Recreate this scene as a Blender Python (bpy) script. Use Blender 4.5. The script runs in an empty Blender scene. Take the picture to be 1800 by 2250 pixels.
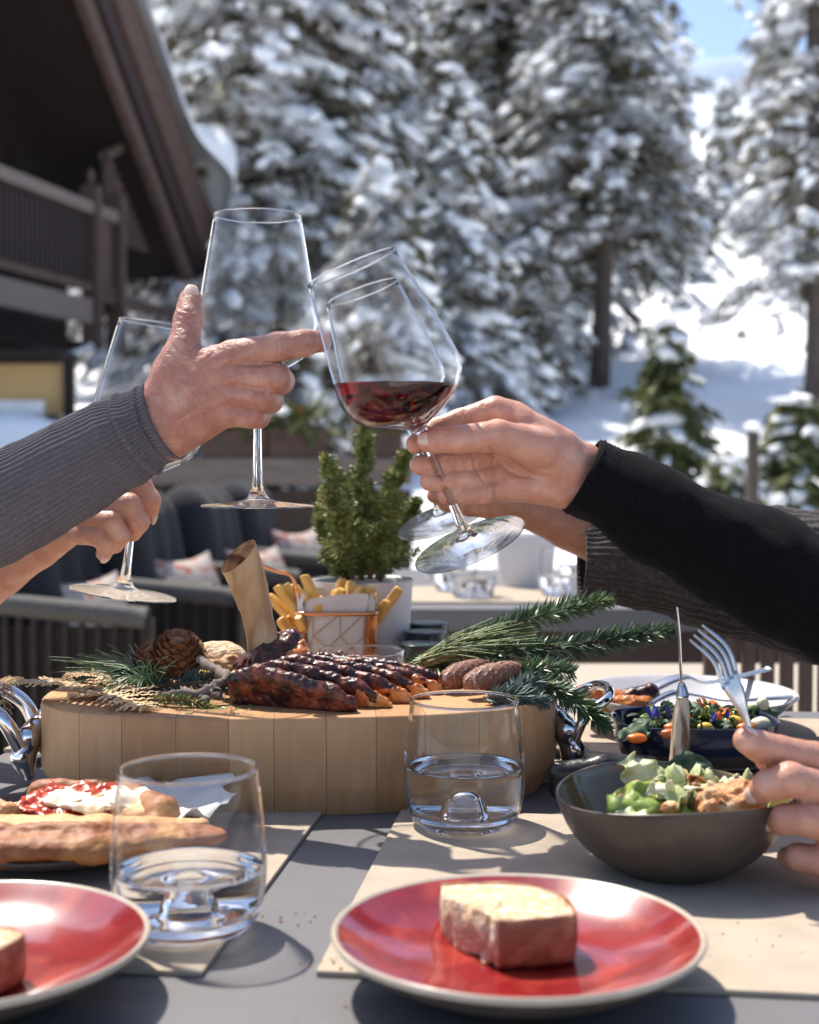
import bpy, bmesh, math, random
import numpy as np
from mathutils import Vector, Matrix

# ---------------------------------------------------------------- camera, sky, sun, exposure
scene = bpy.context.scene
COL = scene.collection
FPX = 3125.0                      # focal length in photo pixels (photo 1800 x 2250)
CAMZ = 1.02
PITCH = math.atan(130 / FPX)
cam_data = bpy.data.cameras.new('camera')
cam = bpy.data.objects.new('camera', cam_data); COL.objects.link(cam)
cam.location = (0, 0, CAMZ)
cam.rotation_euler = (math.pi / 2 - PITCH, 0, 0)
cam_data.sensor_fit = 'HORIZONTAL'; cam_data.sensor_width = 28.8; cam_data.lens = 50.0
cam_data.clip_start = 0.05; cam_data.clip_end = 3000
cam_data.dof.use_dof = True; cam_data.dof.focus_distance = 1.09; cam_data.dof.aperture_fstop = 7.1
scene.camera = cam

SUN = Vector((-0.36, 0.45, 1.0)).normalized()
world = bpy.data.worlds.new('World'); scene.world = world; world.use_nodes = True
wn = world.node_tree.nodes; wl = world.node_tree.links
sky = wn.new('ShaderNodeTexSky'); sky.sky_type = 'NISHITA'; sky.sun_disc = False
sky.sun_elevation = math.asin(SUN.z); sky.sun_rotation = math.atan2(SUN.x, SUN.y)
sky.altitude = 1500; sky.air_density = 0.9; sky.dust_density = 3.6; sky.ozone_density = 1.0
wl.new(sky.outputs[0], wn['Background'].inputs[0]); wn['Background'].inputs[1].default_value = 0.15
sd = bpy.data.lights.new('sun', 'SUN'); sd.energy = 4.7; sd.angle = math.radians(0.55); sd.color = (1.0, 0.94, 0.84)
so = bpy.data.objects.new('sun', sd); COL.objects.link(so); so.location = (-4, 5, 12)
so.rotation_euler = SUN.to_track_quat('Z', 'Y').to_euler()
vs = scene.view_settings
vs.view_transform = 'Standard'; vs.look = 'None'; vs.exposure = 0.74; vs.gamma = 1.0; vs.use_curve_mapping = False
cy = scene.cycles
cy.use_denoising = True
cy.max_bounces = 14; cy.transmission_bounces = 12; cy.transparent_max_bounces = 24; cy.diffuse_bounces = 4; cy.glossy_bounces = 4
cy.sample_clamp_indirect = 6.0; cy.caustics_reflective = False; cy.caustics_refractive = True; cy.blur_glossy = 0.5

# ---------------------------------------------------------------- helpers
T = 0.75                          # height of the table top
_cp, _sp = math.cos(PITCH), math.sin(PITCH)
def ray(px, py):
    x, y = (px - 900) / FPX, -(py - 1125) / FPX
    d = np.array([x, _cp + y * _sp, -_sp + y * _cp])
    return d / d[1]
def P(px, py, D):                 # the point seen at a photo pixel, D metres ahead
    return np.array([0, 0, CAMZ]) + ray(px, py) * D
def G(px, py, z=T):               # the point seen at a photo pixel on the level plane z
    r = ray(px, py)
    return np.array([0, 0, CAMZ]) + r * ((z - CAMZ) / r[2])
def mm(px, D): return px * D / FPX
A = np.array
rng = np.random.default_rng(11)
random.seed(5)

ORG = {}
def link(o, parent, org):
    COL.objects.link(o)
    org = A(org, float)
    if parent is not None:
        o.parent = parent; o.location = tuple(org - ORG[parent.name])
    else:
        o.location = tuple(org)
    ORG[o.name] = org
    return o
def tag(o, label=None, cat=None, group=None, kind=None):
    if label: o['label'] = label
    if cat: o['category'] = cat
    if group: o['group'] = group
    if kind: o['kind'] = kind
    return o
def thing(name, label, cat, org, group=None):
    o = bpy.data.objects.new(name, None); o.empty_display_size = 0.02
    link(o, None, org); tag(o, label, cat, group); return o
def make_mesh(name, V, F, mat, smooth):
    me = bpy.data.meshes.new(name)
    V = np.asarray(V, float)
    if isinstance(F, np.ndarray):
        n, k = F.shape
        me.vertices.add(len(V)); me.vertices.foreach_set('co', V.astype(np.float32).ravel())
        me.loops.add(n * k); me.loops.foreach_set('vertex_index', F.astype(np.int32).ravel())
        me.polygons.add(n); me.polygons.foreach_set('loop_start', np.arange(0, n * k, k, dtype=np.int32))
        me.update(calc_edges=True); me.validate()
    else:
        me.from_pydata(V.tolist(), [], [list(f) for f in F])
    me.polygons.foreach_set('use_smooth', np.full(len(me.polygons), bool(smooth)))
    if mat is not None: me.materials.append(mat)
    me.update()
    return me
def ob(name, geo, mat, parent=None, smooth=True, org=None, kind=None, sharp=None):
    V, F = geo
    V = np.asarray(V, float)
    if org is None:
        lo, hi = V.min(0), V.max(0); org = A([(lo[0] + hi[0]) / 2, (lo[1] + hi[1]) / 2, lo[2]])
    me = make_mesh(name, V - org, F, mat, smooth)
    o = bpy.data.objects.new(name, me)
    link(o, parent, org)
    if kind: o['kind'] = kind
    if sharp:
        me.set_sharp_from_angle(angle=math.radians(sharp))
    return o
def copy_tree(o, parent=None):
    c = o.copy(); COL.objects.link(c); c.parent = parent; ORG[c.name] = ORG[o.name]
    for ch in list(o.children): copy_tree(ch, c)
    return c
def bevel(o, w, seg=2):
    m = o.modifiers.new('bevel', 'BEVEL'); m.width = w; m.segments = seg; m.limit_method = 'ANGLE'
    return o

# -- geometry (each returns verts, faces)
def join(parts):
    Vs, Fs, n = [], [], 0
    allnp = all(isinstance(f, np.ndarray) for _, f in parts) and len({f.shape[1] for _, f in parts}) == 1
    for V, F in parts:
        Vs.append(np.asarray(V, float))
        if allnp: Fs.append(F + n)
        else: Fs.extend([[int(i) + n for i in f] for f in F])
        n += len(V)
    return np.vstack(Vs), (np.vstack(Fs) if allnp else Fs)
BOXF = np.array([[0, 3, 2, 1], [4, 5, 6, 7], [0, 1, 5, 4], [1, 2, 6, 5], [2, 3, 7, 6], [3, 0, 4, 7]])
def box(c, s, ex=(1, 0, 0), ey=(0, 1, 0), ez=(0, 0, 1)):
    c, ex, ey, ez = A(c, float), A(ex, float), A(ey, float), A(ez, float)
    h = A(s, float) / 2
    V = [c + sx * h[0] * ex + sy * h[1] * ey + sz * h[2] * ez for sz in (-1, 1) for sx, sy in ((-1, -1), (1, -1), (1, 1), (-1, 1))]
    return A(V), BOXF.copy()
def bar(a, b, w, h, up=(0, 0, 1)):
    a, b, up = A(a, float), A(b, float), A(up, float)
    d = b - a; L = np.linalg.norm(d); d = d / L
    s = np.cross(d, up); s /= np.linalg.norm(s); u = np.cross(s, d)
    return box((a + b) / 2, (L, w, h), d, s, u)
def lathe(prof, n=48, c=(0, 0, 0), axis=None, closed=False, sx=1, sy=1):
    prof = A(prof, float); m = len(prof)
    th = np.linspace(0, 2 * np.pi, n, endpoint=False)
    V = np.zeros((m, n, 3))
    V[:, :, 0] = prof[:, :1] * np.cos(th) * sx; V[:, :, 1] = prof[:, :1] * np.sin(th) * sy; V[:, :, 2] = prof[:, 1:2]
    V = V.reshape(-1, 3)
    i = np.arange(m if closed else m - 1)[:, None]; j = np.arange(n)[None]
    i2 = (i + 1) % m; j2 = (j + 1) % n
    F = np.stack([i * n + j, i * n + j2, i2 * n + j2, i2 * n + j], -1).reshape(-1, 4)
    if axis is not None: V = V @ rot_to(axis).T
    return V + A(c, float), F
def rot_to(z):
    z = A(z, float) / np.linalg.norm(z)
    x = np.cross(A([0, 1, 0]), z)
    if np.linalg.norm(x) < 1e-4: x = A([1., 0, 0])
    x /= np.linalg.norm(x); y = np.cross(z, x)
    return np.stack([x, y, z], 1)
def spline(pts, n):
    pts = A(pts, float); m = len(pts)
    t = np.linspace(0, m - 1, n); i = np.clip(t.astype(int), 0, m - 2); u = (t - i)[:, None]
    p1, p2 = pts[i], pts[i + 1]
    p0 = np.where((i > 0)[:, None], pts[np.maximum(i - 1, 0)], 2 * p1 - p2)
    p3 = np.where((i < m - 2)[:, None], pts[np.minimum(i + 2, m - 1)], 2 * p2 - p1)
    return 0.5 * ((2 * p1) + (-p0 + p2) * u + (2 * p0 - 5 * p1 + 4 * p2 - p3) * u**2 + (-p0 + 3 * p1 - 3 * p2 + p3) * u**3)
def tube(path, r, n=12, caps=True, flat=1.0, up=(0, 0, 1)):
    path = A(path, float); m = len(path)
    r = np.broadcast_to(A(r, float), (m,)) if np.ndim(r) else np.full(m, float(r))
    tan = np.gradient(path, axis=0); tan /= np.linalg.norm(tan, axis=1, keepdims=True) + 1e-12
    s = np.cross(tan[0], A(up, float))
    if np.linalg.norm(s) < 1e-3: s = np.cross(tan[0], A([1., 0, 0]))
    th = np.linspace(0, 2 * np.pi, n, endpoint=False)
    V = np.zeros((m, n, 3))
    for k in range(m):
        s = s - tan[k] * np.dot(s, tan[k]); s /= np.linalg.norm(s); u = np.cross(s, tan[k])
        V[k] = path[k] + r[k] * (np.cos(th)[:, None] * s + flat * np.sin(th)[:, None] * u)
    V = V.reshape(-1, 3)
    i = np.arange(m - 1)[:, None]; j = np.arange(n)[None]; j2 = (j + 1) % n
    F = np.stack([i * n + j, i * n + j2, (i + 1) * n + j2, (i + 1) * n + j], -1).reshape(-1, 4)
    if caps:
        return V, [list(f) for f in F] + [list(range(n))] + [list(range((m - 1) * n, m * n))[::-1]]
    return V, F
def prism(poly, z0, z1):          # poly counter-clockwise in xy
    n = len(poly); poly = A(poly, float)
    V = np.vstack([np.c_[poly, np.full(n, z0)], np.c_[poly, np.full(n, z1)]])
    F = [list(range(n))[::-1], list(range(n, 2 * n))] + [[i, (i + 1) % n, n + (i + 1) % n, n + i] for i in range(n)]
    return V, F

# -- signed distance modelling: smooth unions turned into one continuous skin (surface nets)
def surface_nets(v, lo, h):
    nx, ny, nz = v.shape
    s = v < 0
    cnt = np.zeros((nx - 1, ny - 1, nz - 1), np.int8)
    for a in (0, 1):
        for b in (0, 1):
            for c in (0, 1):
                cnt += s[a:nx - 1 + a, b:ny - 1 + b, c:nz - 1 + c]
    act = (cnt > 0) & (cnt < 8)
    idx = -np.ones(act.shape, np.int64); ii = np.argwhere(act); idx[act] = np.arange(len(ii))
    acc = np.zeros((len(ii), 3)); n = np.zeros(len(ii))
    cor = [(a, b, c) for a in (0, 1) for b in (0, 1) for c in (0, 1)]
    cv = {c: v[ii[:, 0] + c[0], ii[:, 1] + c[1], ii[:, 2] + c[2]] for c in cor}
    for c in cor:
        for ax in range(3):
            if c[ax] == 0:
                d = list(c); d[ax] = 1; d = tuple(d)
                va, vb = cv[c], cv[d]; m = (va < 0) != (vb < 0)
                t = va / (va - vb + 1e-20)
                p = np.tile(A(c, float), (len(ii), 1)); p[:, ax] = t
                acc[m] += p[m]; n[m] += 1
    V = (ii + acc / np.maximum(n, 1)[:, None]) * h + lo
    F = []
    for ax in range(3):
        sl0 = [slice(None)] * 3; sl1 = [slice(None)] * 3
        sl0[ax] = slice(0, -1); sl1[ax] = slice(1, None)
        ch = s[tuple(sl0)] != s[tuple(sl1)]; ins = s[tuple(sl0)]
        e = np.argwhere(ch); o1, o2 = (ax + 1) % 3, (ax + 2) % 3
        ok = (e[:, o1] > 0) & (e[:, o2] > 0) & (e[:, o1] < v.shape[o1] - 1) & (e[:, o2] < v.shape[o2] - 1)
        e = e[ok]; inn = ins[e[:, 0], e[:, 1], e[:, 2]]
        q = []
        for d1, d2 in ((-1, -1), (0, -1), (0, 0), (-1, 0)):
            f = e.copy(); f[:, o1] += d1; f[:, o2] += d2; q.append(idx[f[:, 0], f[:, 1], f[:, 2]])
        q = np.stack(q, 1); q[~inn] = q[~inn][:, ::-1]; F.append(q)
    F = np.vstack(F); F = F[(F >= 0).all(1)]
    return V, F
class Field:
    def __init__(s, lo, hi, h):
        s.lo = A(lo, float); s.h = h
        s.n = np.ceil((A(hi, float) - s.lo) / h).astype(int) + 1
        s.ax = [s.lo[i] + h * np.arange(s.n[i]) for i in range(3)]
    def new(s): return np.full(tuple(s.n), 1.0, np.float32)
    def sub(s, lo, hi):
        a = np.clip(np.floor((A(lo) - s.lo) / s.h).astype(int), 0, s.n - 1); b = np.clip(np.ceil((A(hi) - s.lo) / s.h).astype(int) + 1, 1, s.n)
        return tuple(slice(a[i], b[i]) for i in range(3))
    def pts(s, sl):
        return np.meshgrid(s.ax[0][sl[0]], s.ax[1][sl[1]], s.ax[2][sl[2]], indexing='ij')
def smin(a, b, k):
    if k <= 0: return np.minimum(a, b)
    h = np.maximum(k - np.abs(a - b), 0) / k
    return np.minimum(a, b) - h * h * h * k / 6
def cone(fd, g, a, b, ra, rb, k=0.003, flat=None):
    a, b = A(a, float), A(b, float); m = max(ra, rb) + k + 3 * fd.h + 0.004
    sl = fd.sub(np.minimum(a, b) - m, np.maximum(a, b) + m)
    X, Y, Z = fd.pts(sl); ba = b - a; L = ba @ ba + 1e-12
    px, py, pz = X - a[0], Y - a[1], Z - a[2]
    t = np.clip((px * ba[0] + py * ba[1] + pz * ba[2]) / L, 0, 1)
    qx, qy, qz = px - t * ba[0], py - t * ba[1], pz - t * ba[2]
    if flat is not None:          # (direction, scale): squash across a direction
        dv, sc = A(flat[0], float), flat[1]; dv = dv / np.linalg.norm(dv)
        dd = (qx * dv[0] + qy * dv[1] + qz * dv[2]) * (1 / sc - 1)
        qx, qy, qz = qx + dd * dv[0], qy + dd * dv[1], qz + dd * dv[2]
    d = np.sqrt(qx**2 + qy**2 + qz**2) - (ra + (rb - ra) * t)
    g[sl] = smin(g[sl], d.astype(np.float32), k)
def ell(fd, g, c, r, k=0.003, R=None):
    c, r = A(c, float), A(r, float); m = r.max() + k + 3 * fd.h
    sl = fd.sub(c - m, c + m); X, Y, Z = fd.pts(sl)
    p = np.stack([X - c[0], Y - c[1], Z - c[2]], -1)
    if R is not None: p = p @ A(R)
    q = np.sqrt(((p / r)**2).sum(-1)) + 1e-9; q2 = np.sqrt(((p / r**2)**2).sum(-1)) + 1e-9
    g[sl] = smin(g[sl], (q * (q - 1) / q2).astype(np.float32), k)
def chain(fd, pts, rad, k=0.003, flat=None):
    g = fd.new()
    for i in range(len(pts) - 1): cone(fd, g, pts[i], pts[i + 1], rad[i], rad[i + 1], k, flat)
    return g
_hash = rng.random((64, 64, 64)).astype(np.float32)
def vnoise(p, s):
    q = A(p) * s; i = np.floor(q).astype(int); f = q - i; f = f * f * (3 - 2 * f); r = 0
    for a in (0, 1):
        for b in (0, 1):
            for c in (0, 1):
                w = (f[..., 0] if a else 1 - f[..., 0]) * (f[..., 1] if b else 1 - f[..., 1]) * (f[..., 2] if c else 1 - f[..., 2])
                r = r + w * _hash[(i[..., 0] + a) % 64, (i[..., 1] + b) % 64, (i[..., 2] + c) % 64]
    return r * 2 - 1
def fbm(p, s, o=3):
    r = 0; a = 1.0
    for k in range(o): r = r + a * vnoise(A(p) + 7.3 * k, s * 2**k); a *= 0.5
    return r
def normals(V, F):
    n = np.zeros_like(V)
    fn = np.cross(V[F[:, 1]] - V[F[:, 0]], V[F[:, 2]] - V[F[:, 0]])
    for k in range(F.shape[1]): np.add.at(n, F[:, k], fn)
    return n / (np.linalg.norm(n, axis=1, keepdims=True) + 1e-12)
_ico = {}
def ico(sub=1):
    if sub not in _ico:
        bm = bmesh.new(); bmesh.ops.create_icosphere(bm, subdivisions=sub, radius=1); bm.verts.ensure_lookup_table()
        _ico[sub] = (A([v.co[:] for v in bm.verts]), A([[v.index for v in f.verts] for f in bm.faces])); bm.free()
    V, F = _ico[sub]; return V.copy(), F.copy()

# ---------------------------------------------------------------- materials
def _ramp(nt, stops):
    r = nt.nodes.new('ShaderNodeValToRGB'); e = r.color_ramp.elements
    while len(e) < len(stops): e.new(0.5)
    for el, (p, c) in zip(e, stops): el.position = p; el.color = (*c, 1) if len(c) == 3 else c
    return r
def mat(name, c1, c2=None, scale=10, rough=0.6, metal=0, bump=0, bscale=80, spec=0.5, sss=0, sssr=(1, .3, .15), sscale=0.01, coat=0, sheen=0,
        stretch=(1, 1, 1), lo=0.35, hi=0.65, detail=5, r2=None, c3=None, wave=None, sub=None, bdist=0.001, emit=None):
    m = bpy.data.materials.new(name); m.use_nodes = True; nt = m.node_tree; N, L = nt.nodes, nt.links
    b = N['Principled BSDF']; b.inputs['Roughness'].default_value = rough; b.inputs['Metallic'].default_value = metal
    b.inputs['Specular IOR Level'].default_value = spec
    b.inputs['Coat Weight'].default_value = coat; b.inputs['Coat Roughness'].default_value = 0.08
    b.inputs['Sheen Weight'].default_value = sheen
    if sss:
        b.inputs['Subsurface Weight'].default_value = sss; b.inputs['Subsurface Radius'].default_value = sssr; b.inputs['Subsurface Scale'].default_value = sscale
    tc = N.new('ShaderNodeTexCoord'); mp = N.new('ShaderNodeMapping'); mp.inputs['Scale'].default_value = stretch
    L.new(tc.outputs['Object'], mp.inputs['Vector'])
    if c2 is None: c2 = tuple(x * 0.8 for x in c1)
    if wave:
        nz = N.new('ShaderNodeTexWave'); nz.wave_type = 'BANDS'; nz.bands_direction = wave[0]; nz.inputs['Scale'].default_value = wave[1]
        nz.inputs['Distortion'].default_value = wave[2]; nz.inputs['Detail'].default_value = 3; nz.inputs['Detail Scale'].default_value = wave[3]
        out = nz.outputs['Fac']
    else:
        nz = N.new('ShaderNodeTexNoise'); nz.inputs['Scale'].default_value = scale; nz.inputs['Detail'].default_value = detail; out = nz.outputs['Fac']
    L.new(mp.outputs[0], nz.inputs['Vector'])
    st = [(lo, c1), (hi, c2)] if c3 is None else [(lo, c1), ((lo + hi) / 2, c2), (hi, c3)]
    rp = _ramp(nt, st); L.new(out, rp.inputs[0]); L.new(rp.outputs[0], b.inputs['Base Color'])
    if r2 is not None:
        mr = N.new('ShaderNodeMapRange'); mr.inputs[1].default_value = 0.3; mr.inputs[2].default_value = 0.7
        mr.inputs[3].default_value = rough; mr.inputs[4].default_value = r2; L.new(out, mr.inputs[0]); L.new(mr.outputs[0], b.inputs['Roughness'])
    if bump:
        bn = N.new('ShaderNodeTexNoise'); bn.inputs['Scale'].default_value = bscale; bn.inputs['Detail'].default_value = 4
        L.new(mp.outputs[0], bn.inputs['Vector'])
        bp = N.new('ShaderNodeBump'); bp.inputs['Strength'].default_value = bump; bp.inputs['Distance'].default_value = bdist
        L.new(bn.outputs['Fac'], bp.inputs['Height']); L.new(bp.outputs[0], b.inputs['Normal'])
    if emit: b.inputs['Emission Color'].default_value = (*emit[0], 1); b.inputs['Emission Strength'].default_value = emit[1]
    return m
def thin_glass(name, tint=(1, 1, 1), edge=(.50, .53, .56), ior=1.5, rim=(.66, .88)):
    m = bpy.data.materials.new(name); m.use_nodes = True; nt = m.node_tree; N, L = nt.nodes, nt.links
    N.remove(N['Principled BSDF']); out = N['Material Output']
    tr = N.new('ShaderNodeBsdfTransparent'); gl = N.new('ShaderNodeBsdfGlossy'); gl.inputs['Roughness'].default_value = 0.0
    lw = N.new('ShaderNodeLayerWeight'); lw.inputs['Blend'].default_value = 0.5
    rp = _ramp(nt, [(0.0, tint), (0.75, tuple(x * .985 for x in tint)), (1.0, edge)]); L.new(lw.outputs['Facing'], rp.inputs[0]); L.new(rp.outputs[0], tr.inputs[0])
    pw = N.new('ShaderNodeMath'); pw.operation = 'POWER'; pw.inputs[1].default_value = 4.5; L.new(lw.outputs['Facing'], pw.inputs[0])
    fr = N.new('ShaderNodeMath'); fr.operation = 'MULTIPLY_ADD'; fr.inputs[1].default_value = .75; fr.inputs[2].default_value = .014; L.new(pw.outputs[0], fr.inputs[0])
    mx = N.new('ShaderNodeMixShader'); L.new(fr.outputs[0], mx.inputs[0]); L.new(tr.outputs[0], mx.inputs[1]); L.new(gl.outputs[0], mx.inputs[2])
    gs = N.new('ShaderNodeBsdfGlass'); gs.inputs['Roughness'].default_value = 0; gs.inputs['IOR'].default_value = ior; gs.inputs['Color'].default_value = (.97, .98, .99, 1)
    mr = N.new('ShaderNodeMapRange'); mr.interpolation_type = 'SMOOTHSTEP'; mr.inputs[1].default_value = rim[0]; mr.inputs[2].default_value = rim[1]; L.new(lw.outputs['Facing'], mr.inputs[0])
    m2 = N.new('ShaderNodeMixShader'); L.new(mr.outputs[0], m2.inputs[0]); L.new(mx.outputs[0], m2.inputs[1]); L.new(gs.outputs[0], m2.inputs[2])
    L.new(m2.outputs[0], out.inputs[0]); return m
def solid_glass(name, col=(1, 1, 1), ior=1.5, rough=0.0):
    m = bpy.data.materials.new(name); m.use_nodes = True; b = m.node_tree.nodes['Principled BSDF']
    b.inputs['Base Color'].default_value = (*col, 1); b.inputs['Transmission Weight'].default_value = 1; b.inputs['Roughness'].default_value = rough
    b.inputs['IOR'].default_value = ior; return m
# ---------------------------------------------------------------- setting: materials
M = {}
M['snow'] = mat('snow', (.93, .94, .955), (.88, .90, .93), scale=3, rough=.65, bump=.35, bscale=9, bdist=.05, sss=.55, sssr=(1, 1.02, 1.06), sscale=.10)
M['deck'] = mat('deck_boards', (.42, .36, .29), (.34, .29, .23), scale=6, stretch=(1, 12, 12), rough=.7, bump=.3, bscale=40)
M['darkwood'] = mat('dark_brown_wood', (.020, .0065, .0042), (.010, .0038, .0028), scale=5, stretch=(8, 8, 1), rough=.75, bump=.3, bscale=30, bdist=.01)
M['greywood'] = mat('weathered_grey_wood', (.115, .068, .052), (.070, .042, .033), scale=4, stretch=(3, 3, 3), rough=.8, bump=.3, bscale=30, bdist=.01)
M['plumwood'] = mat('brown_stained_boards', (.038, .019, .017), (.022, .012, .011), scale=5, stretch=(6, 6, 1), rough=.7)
M['fencewood'] = mat('fence_brown_wood', (.060, .036, .026), (.038, .024, .018), scale=5, stretch=(1, 8, 8), rough=.7, bump=.2, bscale=25)
M['rail'] = mat('pale_rail_wood', (.21, .165, .14), (.15, .118, .10), scale=4, stretch=(1, 9, 9), rough=.7)
M['needle'] = mat('frosted_spruce_needles', (.070, .062, .034), (.130, .108, .060), scale=1.6, rough=.75, c3=(.55, .56, .58), lo=.32, hi=.60)
M['needle_y'] = mat('young_spruce_needles', (.14, .15, .04), (.045, .06, .02), scale=3, rough=.7)
M['bark'] = mat('spruce_bark', (.11, .085, .07), (.06, .045, .04), scale=6, stretch=(4, 4, 1), rough=.9, bump=.5, bscale=20, bdist=.02)
M['yellow'] = mat('ochre_yellow_panel', (.64, .41, .17), (.57, .36, .14), scale=2, rough=.6)
M['mount'] = mat('haze_tinted_snow_and_forest', (.60, .68, .80), (.30, .38, .48), scale=.012, rough=.9, lo=.46, hi=.62, detail=8)  # faint blue haze of distance is mixed into both colours
M['lampglow'] = mat('lamp_glow', (.8, .3, .15), rough=.5, emit=((1, .33, .18), .55))

# ---------------------------------------------------------------- ground
def terrain(x, y):
    z = np.interp(y, [7, 9.2, 12, 16, 25, 40, 60, 90, 130], [-.05, .12, .45, .95, 2.05, 4.2, 8.5, 17, 30])
    b = np.clip((y - 9) / 6, 0, 1)
    q = np.stack([x, y, 0 * x], -1)
    return z + b * (.35 * vnoise(q, .21) + .16 * vnoise(q, .63)) + .04 * vnoise(q, 1.9) * np.clip((y - 8) / 3, 0, 1)
gx = np.linspace(-70, 70, 181); gy = 7 + 123 * np.linspace(0, 1, 181)**1.8
XX, YY = np.meshgrid(gx * 1.0, gy, indexing='ij'); XX = XX * (0.15 + .85 * (YY - 7) / 123)
V = np.stack([XX, YY, terrain(XX, YY)], -1).reshape(-1, 3)
i = np.arange(180)[:, None]; j = np.arange(180)[None]
Fg = np.stack([i * 181 + j, (i + 1) * 181 + j, (i + 1) * 181 + j + 1, i * 181 + j + 1], -1).reshape(-1, 4)
tag(ob('snow_ground', (V, Fg), M['snow']), kind='structure')
tag(ob('ground', (A([[-900, -60, -.25], [900, -60, -.25], [900, 1500, -.25], [-900, 1500, -.25]]), A([[0, 1, 2, 3]])), M['snow'], smooth=False), kind='structure')
# mountain beyond the trees
gx = np.linspace(-420, 520, 120); gy = np.linspace(140, 760, 80)
XX, YY = np.meshgrid(gx, gy, indexing='ij'); q = np.stack([XX, YY, 0 * XX], -1)
ZZ = (YY - 140) * .30 + 22 * np.clip((YY - 200) / 300, 0, 1) * fbm(q, .008, 4) + 24
ZZ = np.minimum(ZZ, 150 + 25 * fbm(q, .01, 3)); ZZ[:, 0] = 10
V = np.stack([XX, YY, ZZ], -1).reshape(-1, 3)
i = np.arange(119)[:, None]; j = np.arange(79)[None]
Fm = np.stack([i * 80 + j, (i + 1) * 80 + j, (i + 1) * 80 + j + 1, i * 80 + j + 1], -1).reshape(-1, 4)
tag(ob('mountain', (V, Fm), M['mount']), kind='structure')
# terrace floor of boards
tfl = tag(ob('terrace_floor', box((0.5, 3.0, -.06), (15, 10.4, .10)), M['darkwood'], smooth=False), kind='structure')
pm = None
for k in range(52):
    if pm is None:
        o = ob('plank', box((0, 0, .0), (15, .192, .03)), M['deck'], tfl, smooth=False, org=(0, 0, 0)); pm = o
    else:
        o = pm.copy(); COL.objects.link(o); o.parent = tfl
    o.location = tuple(A([.5, -2.1 + .2 * k, .012]) - ORG[tfl.name])

# ---------------------------------------------------------------- snowy spruces
def batch(cent, scl, ax, sub, noise=.25):
    Vi, Fi = ico(sub); n = len(cent); m = len(Vi)
    cent, scl = A(cent), A(scl); ax = A(ax)
    e1 = ax / np.linalg.norm(ax, axis=1, keepdims=True); up = np.tile(A([0, 0, 1.]), (n, 1))
    e2 = np.cross(up, e1); e2 /= np.linalg.norm(e2, axis=1, keepdims=True) + 1e-9; e3 = np.cross(e1, e2)
    Vn = Vi[None] * (1 + noise * (rng.random((n, m, 1)) * 2 - 1)) * scl[:, None, :]
    V = cent[:, None] + Vn[..., :1] * e1[:, None] + Vn[..., 1:2] * e2[:, None] + Vn[..., 2:] * e3[:, None]
    F = (Fi[None] + (np.arange(n) * m)[:, None, None]).reshape(-1, 3)
    return V.reshape(-1, 3), F
def spruce(label, px, D, H, R, snow=.8, bare=.1, needle='needle', wh=.5, clump=.26, name='spruce_tree', group='snow-covered spruces behind the terrace', nb=7, seed=1, cut=None):
    r = np.random.default_rng(seed)
    x = (px - 900) / FPX * D; z0 = float(terrain(A([x]), A([D]))[0]) - .05 if D > 8 else 0.0
    org = A([x, D, z0])
    t = thing(name, label, 'tree', org, group)
    n = 14; hs = np.linspace(0, H, n)
    path = np.stack([.05 * np.sin(hs * .7 + seed), .05 * np.cos(hs * .9 + seed) - .05, hs], -1) + org
    ob('trunk', tube(path, np.linspace(.013 * H + .03, .01, n), 9), M['bark'], t)
    nc, nd, sc, ss, sa = [], [], [], [], []
    zt = cut if cut else H
    h = bare * H
    while h < zt:
        f = h / H
        L0 = R * (1 - f)**.75 * (.55 + .45 * min(1, (f - bare * .6) / .12 + .2))
        for k in range(nb):
            az = r.random() * 2 * math.pi; L = L0 * (.65 + .5 * r.random())
            out = A([math.cos(az), math.sin(az), 0]); side = A([-out[1], out[0], 0])
            droop = .35 + .35 * r.random(); ld = 1.0 if r.random() < .55 else .36; lw = 1.2 if ld == 1.0 else .8; m = max(4, int(L / (clump * .55)))
            for s in (np.arange(m) + .6 * r.random()) / m:
                s = s + .12
                p = org + A([0, 0, h]) + out * L * s + A([0, 0, 1]) * (.18 * L * s - droop * L * s * s) + side * r.normal(0, .16 * L * s + .02) + A([0, 0, r.normal(0, .35 * clump)])
                wid = clump * (.95 - .45 * s)
                for q in range(7):
                    d = out * (.3 + .7 * r.random()) + side * r.normal(0, .8) + A([0, 0, -.55 - .5 * r.random()])
                    nc.append(p + r.normal(0, .3 * wid, 3)); nd.append(d * wid * (1.0 + .6 * r.random()))
                if r.random() < snow * ld * (.62 + .38 * s):
                    sc.append(p + A([0, 0, wid * .22]) + side * r.normal(0, .25 * wid)); w = wid * lw * (.5 + .6 * r.random())
                    ss.append([w * (1.1 + 1.3 * r.random()), w * (.5 + .5 * r.random()), w * (.28 + .34 * r.random())]); sa.append(out + A([0, 0, -.8 * droop * s * 1.6]) + side * r.normal(0, .4))
        h += wh * (.7 + .6 * r.random())
    nc, nd = A(nc), A(nd)
    w = np.cross(nd, r.normal(0, 1, nd.shape)); w *= (.20 * np.linalg.norm(nd, axis=1) / (np.linalg.norm(w, axis=1) + 1e-9))[:, None]
    V = np.stack([nc - w * .5, nc + w * .5, nc + nd * .7 + w * .6, nc + nd, nc + nd * .6 - w * .6], 1).reshape(-1, 3)
    F = np.arange(len(nc) * 5).reshape(-1, 5)
    crown = ob('crown', (V, F), M[needle], t, smooth=False)
    if sc:
        ob('snow_load', batch(sc, ss, sa, 1 if D > 12 else 2, .2), M['snow'], crown, kind='stuff')
    return t
S = spruce
S('tall snowy spruce just behind the chalet roof, heaped with large snow clumps', 560, 20, 15, 3.0, .95, .06, clump=.27, wh=.42, seed=2, cut=8)
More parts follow.
